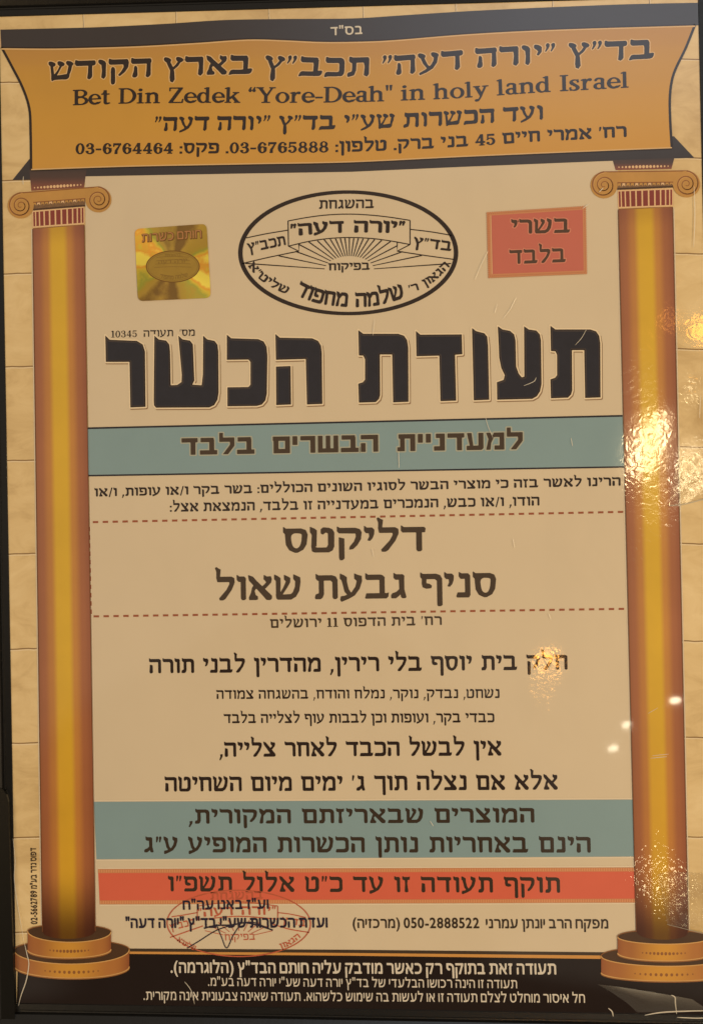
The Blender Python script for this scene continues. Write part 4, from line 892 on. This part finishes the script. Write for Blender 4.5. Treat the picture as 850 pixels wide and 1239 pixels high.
mb = MB(); mb.disc(209.6, 322.8, 31.6, 18.4, Z0+1, M_foil2, 48); mb.ring(209.6, 322.8, 32, 18.8, 1.1, Z0+1.6, M_foil3, 64); mb.ring(209.6, 322.8, 29.8, 16.8, .5, Z0+1.6, M_foil4, 64)
for k in range(4): mb.line(smooth([(190-k*1, 312+k*4.0), (209, 310.4+k*4.2), (229+k*1, 311.6+k*4.0)]), .6, Z0+1.6, M_foil4)
write(mb, 'יורה דעה', [(192, 320), (227, 318)], 4.8, M_foil4, Z0+1.8, wt=.0); write(mb, 'שלמה מחפוד', [(194, 336.5), (210, 338.5), (228, 335)], 4.6, M_foil4, Z0+1.8, wt=.02); write(mb, 'בהשגחת', [(200, 311.5), (219, 310.5)], 3.6, M_foil4, Z0+1.8)
mb.build('oval_seal', hs)
mb = MB(); write_sans(mb, 'חותם כשרות', (173, 293.4), (244.5, 288.3), 9.4, M_foil3, Z0+1, .09); write_sans(mb, 'חותם כשרות', (172.7, 293.0), (244.2, 287.9), 9.4, M_copper, Z0+2, .01); mb.build('lettering', hs)

u, v = pl(650, 335)
rs = thing('meat_sticker', 'red rectangular sticker with two words and a perforated edge, right of the emblem', 'sticker', (u, -.0003, v))
st_red = plain('sticker_red', (.56, .155, .125), .6, 0, .5, .05, 60); st_edge = plain('sticker_orange_edge', (.60, .27, .14), .6, 0, .5, .06); st_dot = plain('sticker_dark_orange', (.50, .19, .09), .6, 0, .5)
RQ = [(588.2, 257.2), (708, 249.6), (709.4, 331.6), (590.2, 336.6)]
mb = MB()
def zig(a, b2, n, d=.5):
    l = math.hypot(b2[0]-a[0], b2[1]-a[1]); nx, ny = (b2[1]-a[1])/l, -(b2[0]-a[0])/l
    return [(lerp(a, b2, i/(2*n))[0]+nx*(d if i % 2 else -d), lerp(a, b2, i/(2*n))[1]+ny*(d if i % 2 else -d)) for i in range(2*n)]
outl = zig(RQ[0], RQ[1], 44)+zig(RQ[1], RQ[2], 30)+zig(RQ[2], RQ[3], 44)+zig(RQ[3], RQ[0], 30)
sticker_slab(mb, outl, .00032, .00046, st_edge)
Z1 = .00046/LAY
mb.poly([(594, 261), (704.2, 254), (705.4, 327.6), (595.6, 331.8)], Z1+1, st_red)
mb.line([(593.2, 261), (594.8, 331.8)], 1.1, Z1+1.4, pale_s := plain('sticker_pale_line', (.74, .45, .26), .6, 0, .5))
for a, b2, n in (((590, 259), (706, 251.8), 46), ((591.6, 334.2), (707.6, 329.6), 46), ((590.2, 259), (591.8, 334), 30), ((706.4, 252), (707.4, 329.6), 30)):
    for i in range(n):
        p = lerp(a, b2, (i+.5)/n); mb.disc(p[0], p[1], .75, .75, Z1+1, st_dot, 6)
mb.build('label_face', rs)
st_ink = plain('sticker_brown_ink', (.075, .038, .025), .6, 0, .5); st_halo = plain('sticker_pale_ink', (.66, .25, .19), .6, 0, .5)
mb = MB()
for m_, w_, z_ in ((st_halo, .07, 2), (st_ink, .005, 2.6)):
    write(mb, 'בשרי', [(618, 283.6), (688.5, 281.8)], 17.4, m_, Z1+z_, wt=w_, step=.03); write(mb, 'בלבד', [(616, 320), (683.5, 317.4)], 17, m_, Z1+z_, wt=w_, step=.03)
mb.build('lettering', rs)

# ---------------------------------------------------------------- clear tape and the laminate's creases
film = clear_film('clear_tape', (.98, .96, .90), .10, .14, 260, .9, .02)
def tape(pts_top, pts_bot, label, seed):
    r_ = random.Random(seed); n, k = len(pts_top), 14
    T, B = smooth(pts_top, 6), smooth(pts_bot, 6); V, F = [], []
    for j in range(k+1):
        for i in range(len(T)):
            u, v = pl(*lerp(T[i], B[i], j/k)); V.append((u, -(.0009+.00007*math.sin(i*.7+j*1.1)+.00005*math.sin(i*1.9-j*.8)+r_.uniform(0, .00004)), v))
    n = len(T)
    for j in range(k):
        for i in range(n-1): F.append((j*n+i, (j+1)*n+i, (j+1)*n+i+1, j*n+i+1))
    u, v = pl(*B[len(B)//2])
    t = thing('clear_tape', label, 'tape', (u, -.0004, v), None)
    mb = MB(); mb.raw(V, F, film); f = mb.build('film', t)
    for p in f.data.polygons: p.use_smooth = True
    mb = MB()
    ed = [B[0]]+B+[B[-1]]
    W = [(u, -.0013, v) for u, v in [pl(*p) for p in B]]; W2 = [(u, -.0005, v) for u, v in [pl(p[0]+.1, p[1]+1.6) for p in B]]
    mb.raw(W+W2, [(i, i+1, n+i+1, n+i) for i in range(n-1)], edge_film); mb.build('folded_edge', t)
    return t
edge_film = clear_film('clear_tape_edge', (.95, .93, .85), .15, .2, 200, .3, .7)
tape([(818, 556), (832, 551), (849, 545), (866, 541)], [(808, 611.5), (826, 609.5), (850, 603.5), (868, 600)], 'upper piece of wrinkled clear tape across the right margin, beside the glare', 4)
tape([(795, 1057), (812, 1054), (850, 1056), (872, 1058)], [(806, 1117), (826, 1122), (850, 1128), (874, 1132)], 'lower piece of wrinkled clear tape on the right margin, above the column base', 9)
crease_m = clear_film('laminate_crease', (.97, .96, .93), .06, .25, 200, .3, .75)
def crease(paths, name, label):
    for pts, w in paths:
        mb = MB()
        pts = smooth(pts, 6); n = len(pts)
        for i in range(n-1):
            pass
        V = []
        for i, (x, y) in enumerate(pts):
            x0, y0 = pts[max(i-1, 0)]; x1, y1 = pts[min(i+1, n-1)]; l = math.hypot(x1-x0, y1-y0) or 1; nx, ny = -(y1-y0)/l, (x1-x0)/l
            ww = w*math.sin(math.pi*min(max((i+.6)/n, .04), .96))**.5/2
            for s, h in ((-1, .00088), (0, (.0009+w*.00002)), (1, .0009)): u, v = pl(x+nx*ww*s, y+ny*ww*s); V.append((u, -h, v))
        mb.raw(V, [q_ for i in range(n-1) for q_ in ((3*i, 3*i+1, 3*i+4, 3*i+3), (3*i+1, 3*i+2, 3*i+5, 3*i+4))], crease_m); mb.build(name, cert, label)
crease([([(838.5, 226), (839.5, 262), (838, 300)], 1.3), ([(845, 506), (846.5, 478)], .8), ([(30.5, 1140), (34, 1155), (36, 1166), (33, 1185), (26.5, 1204), (23.5, 1216)], 1.3), ([(17, 1015), (19.5, 1040), (18.5, 1062), (22, 1090), (30, 1138)], .9),
        ([(779, 1227.5), (800, 1224), (830, 1222.5), (858, 1222)], 1.6), ([(811, 1203), (815.5, 1206), (816, 1213), (817.5, 1226)], 1.5), ([(735, 1219), (739.5, 1223), (741, 1229)], 1.4), ([(818, 1230), (840, 1231), (860, 1230.5)], 1.2),
        ([(224, 1187), (232, 1198), (236, 1214)], .8), ([(29.5, 214), (29, 221), (29.5, 224)], 1.0)], 'laminate_crease', 'pale crease in the clear laminate')
crease([([(590, 304), (582, 320), (574, 339)], .9), ([(624, 360), (617, 374), (608, 386)], .8), ([(712, 247), (704, 253)], 1.0), ([(453, 387), (451, 406)], .9), ([(601, 368), (598, 379)], .7), ([(695, 418), (703, 409), (709, 398)], .7), ([(633, 467), (645, 462), (648, 457)], .9),
        ([(587, 505), (590, 516), (596, 530)], .7), ([(482, 546), (482.5, 566)], .9), ([(620, 652), (622, 663)], .9), ([(450, 664), (452, 674)], .9), ([(690, 530), (692, 540)], .8), ([(663, 742), (666, 750)], .7), ([(520, 993), (524, 999)], .8), ([(724, 233), (729, 228)], 1.2), ([(786, 917), (806, 915)], .8), ([(788, 914), (808, 912)], .7), ([(783, 863), (795, 856)], .6)], 'laminate_scratch', 'fine pale scratch in the laminate')

bub = clear_film('loose_laminate', (.97, .96, .94), .06, .3, 60, .1, .035)  # milky tint paints in the grey reflection lying on this film
mb = MB()
bp_ = [(722, 1190), (748, 1193), (792, 1200), (836, 1208), (856, 1221), (800, 1223.5), (770, 1224), (757, 1212), (738, 1199)]
cu_, cv_ = pl(790, 1212); V = [(cu_, -.0022, cv_)]+[(u, -.0010, v) for u, v in [pl(*p) for p in bp_]]
mb.raw(V, [(0, 1+(i+1) % 9, 1+i) for i in range(9)], bub); f = mb.build('loose_laminate', cert, 'loose fold of clear laminate over the footer')
for p in f.data.polygons: p.use_smooth = True
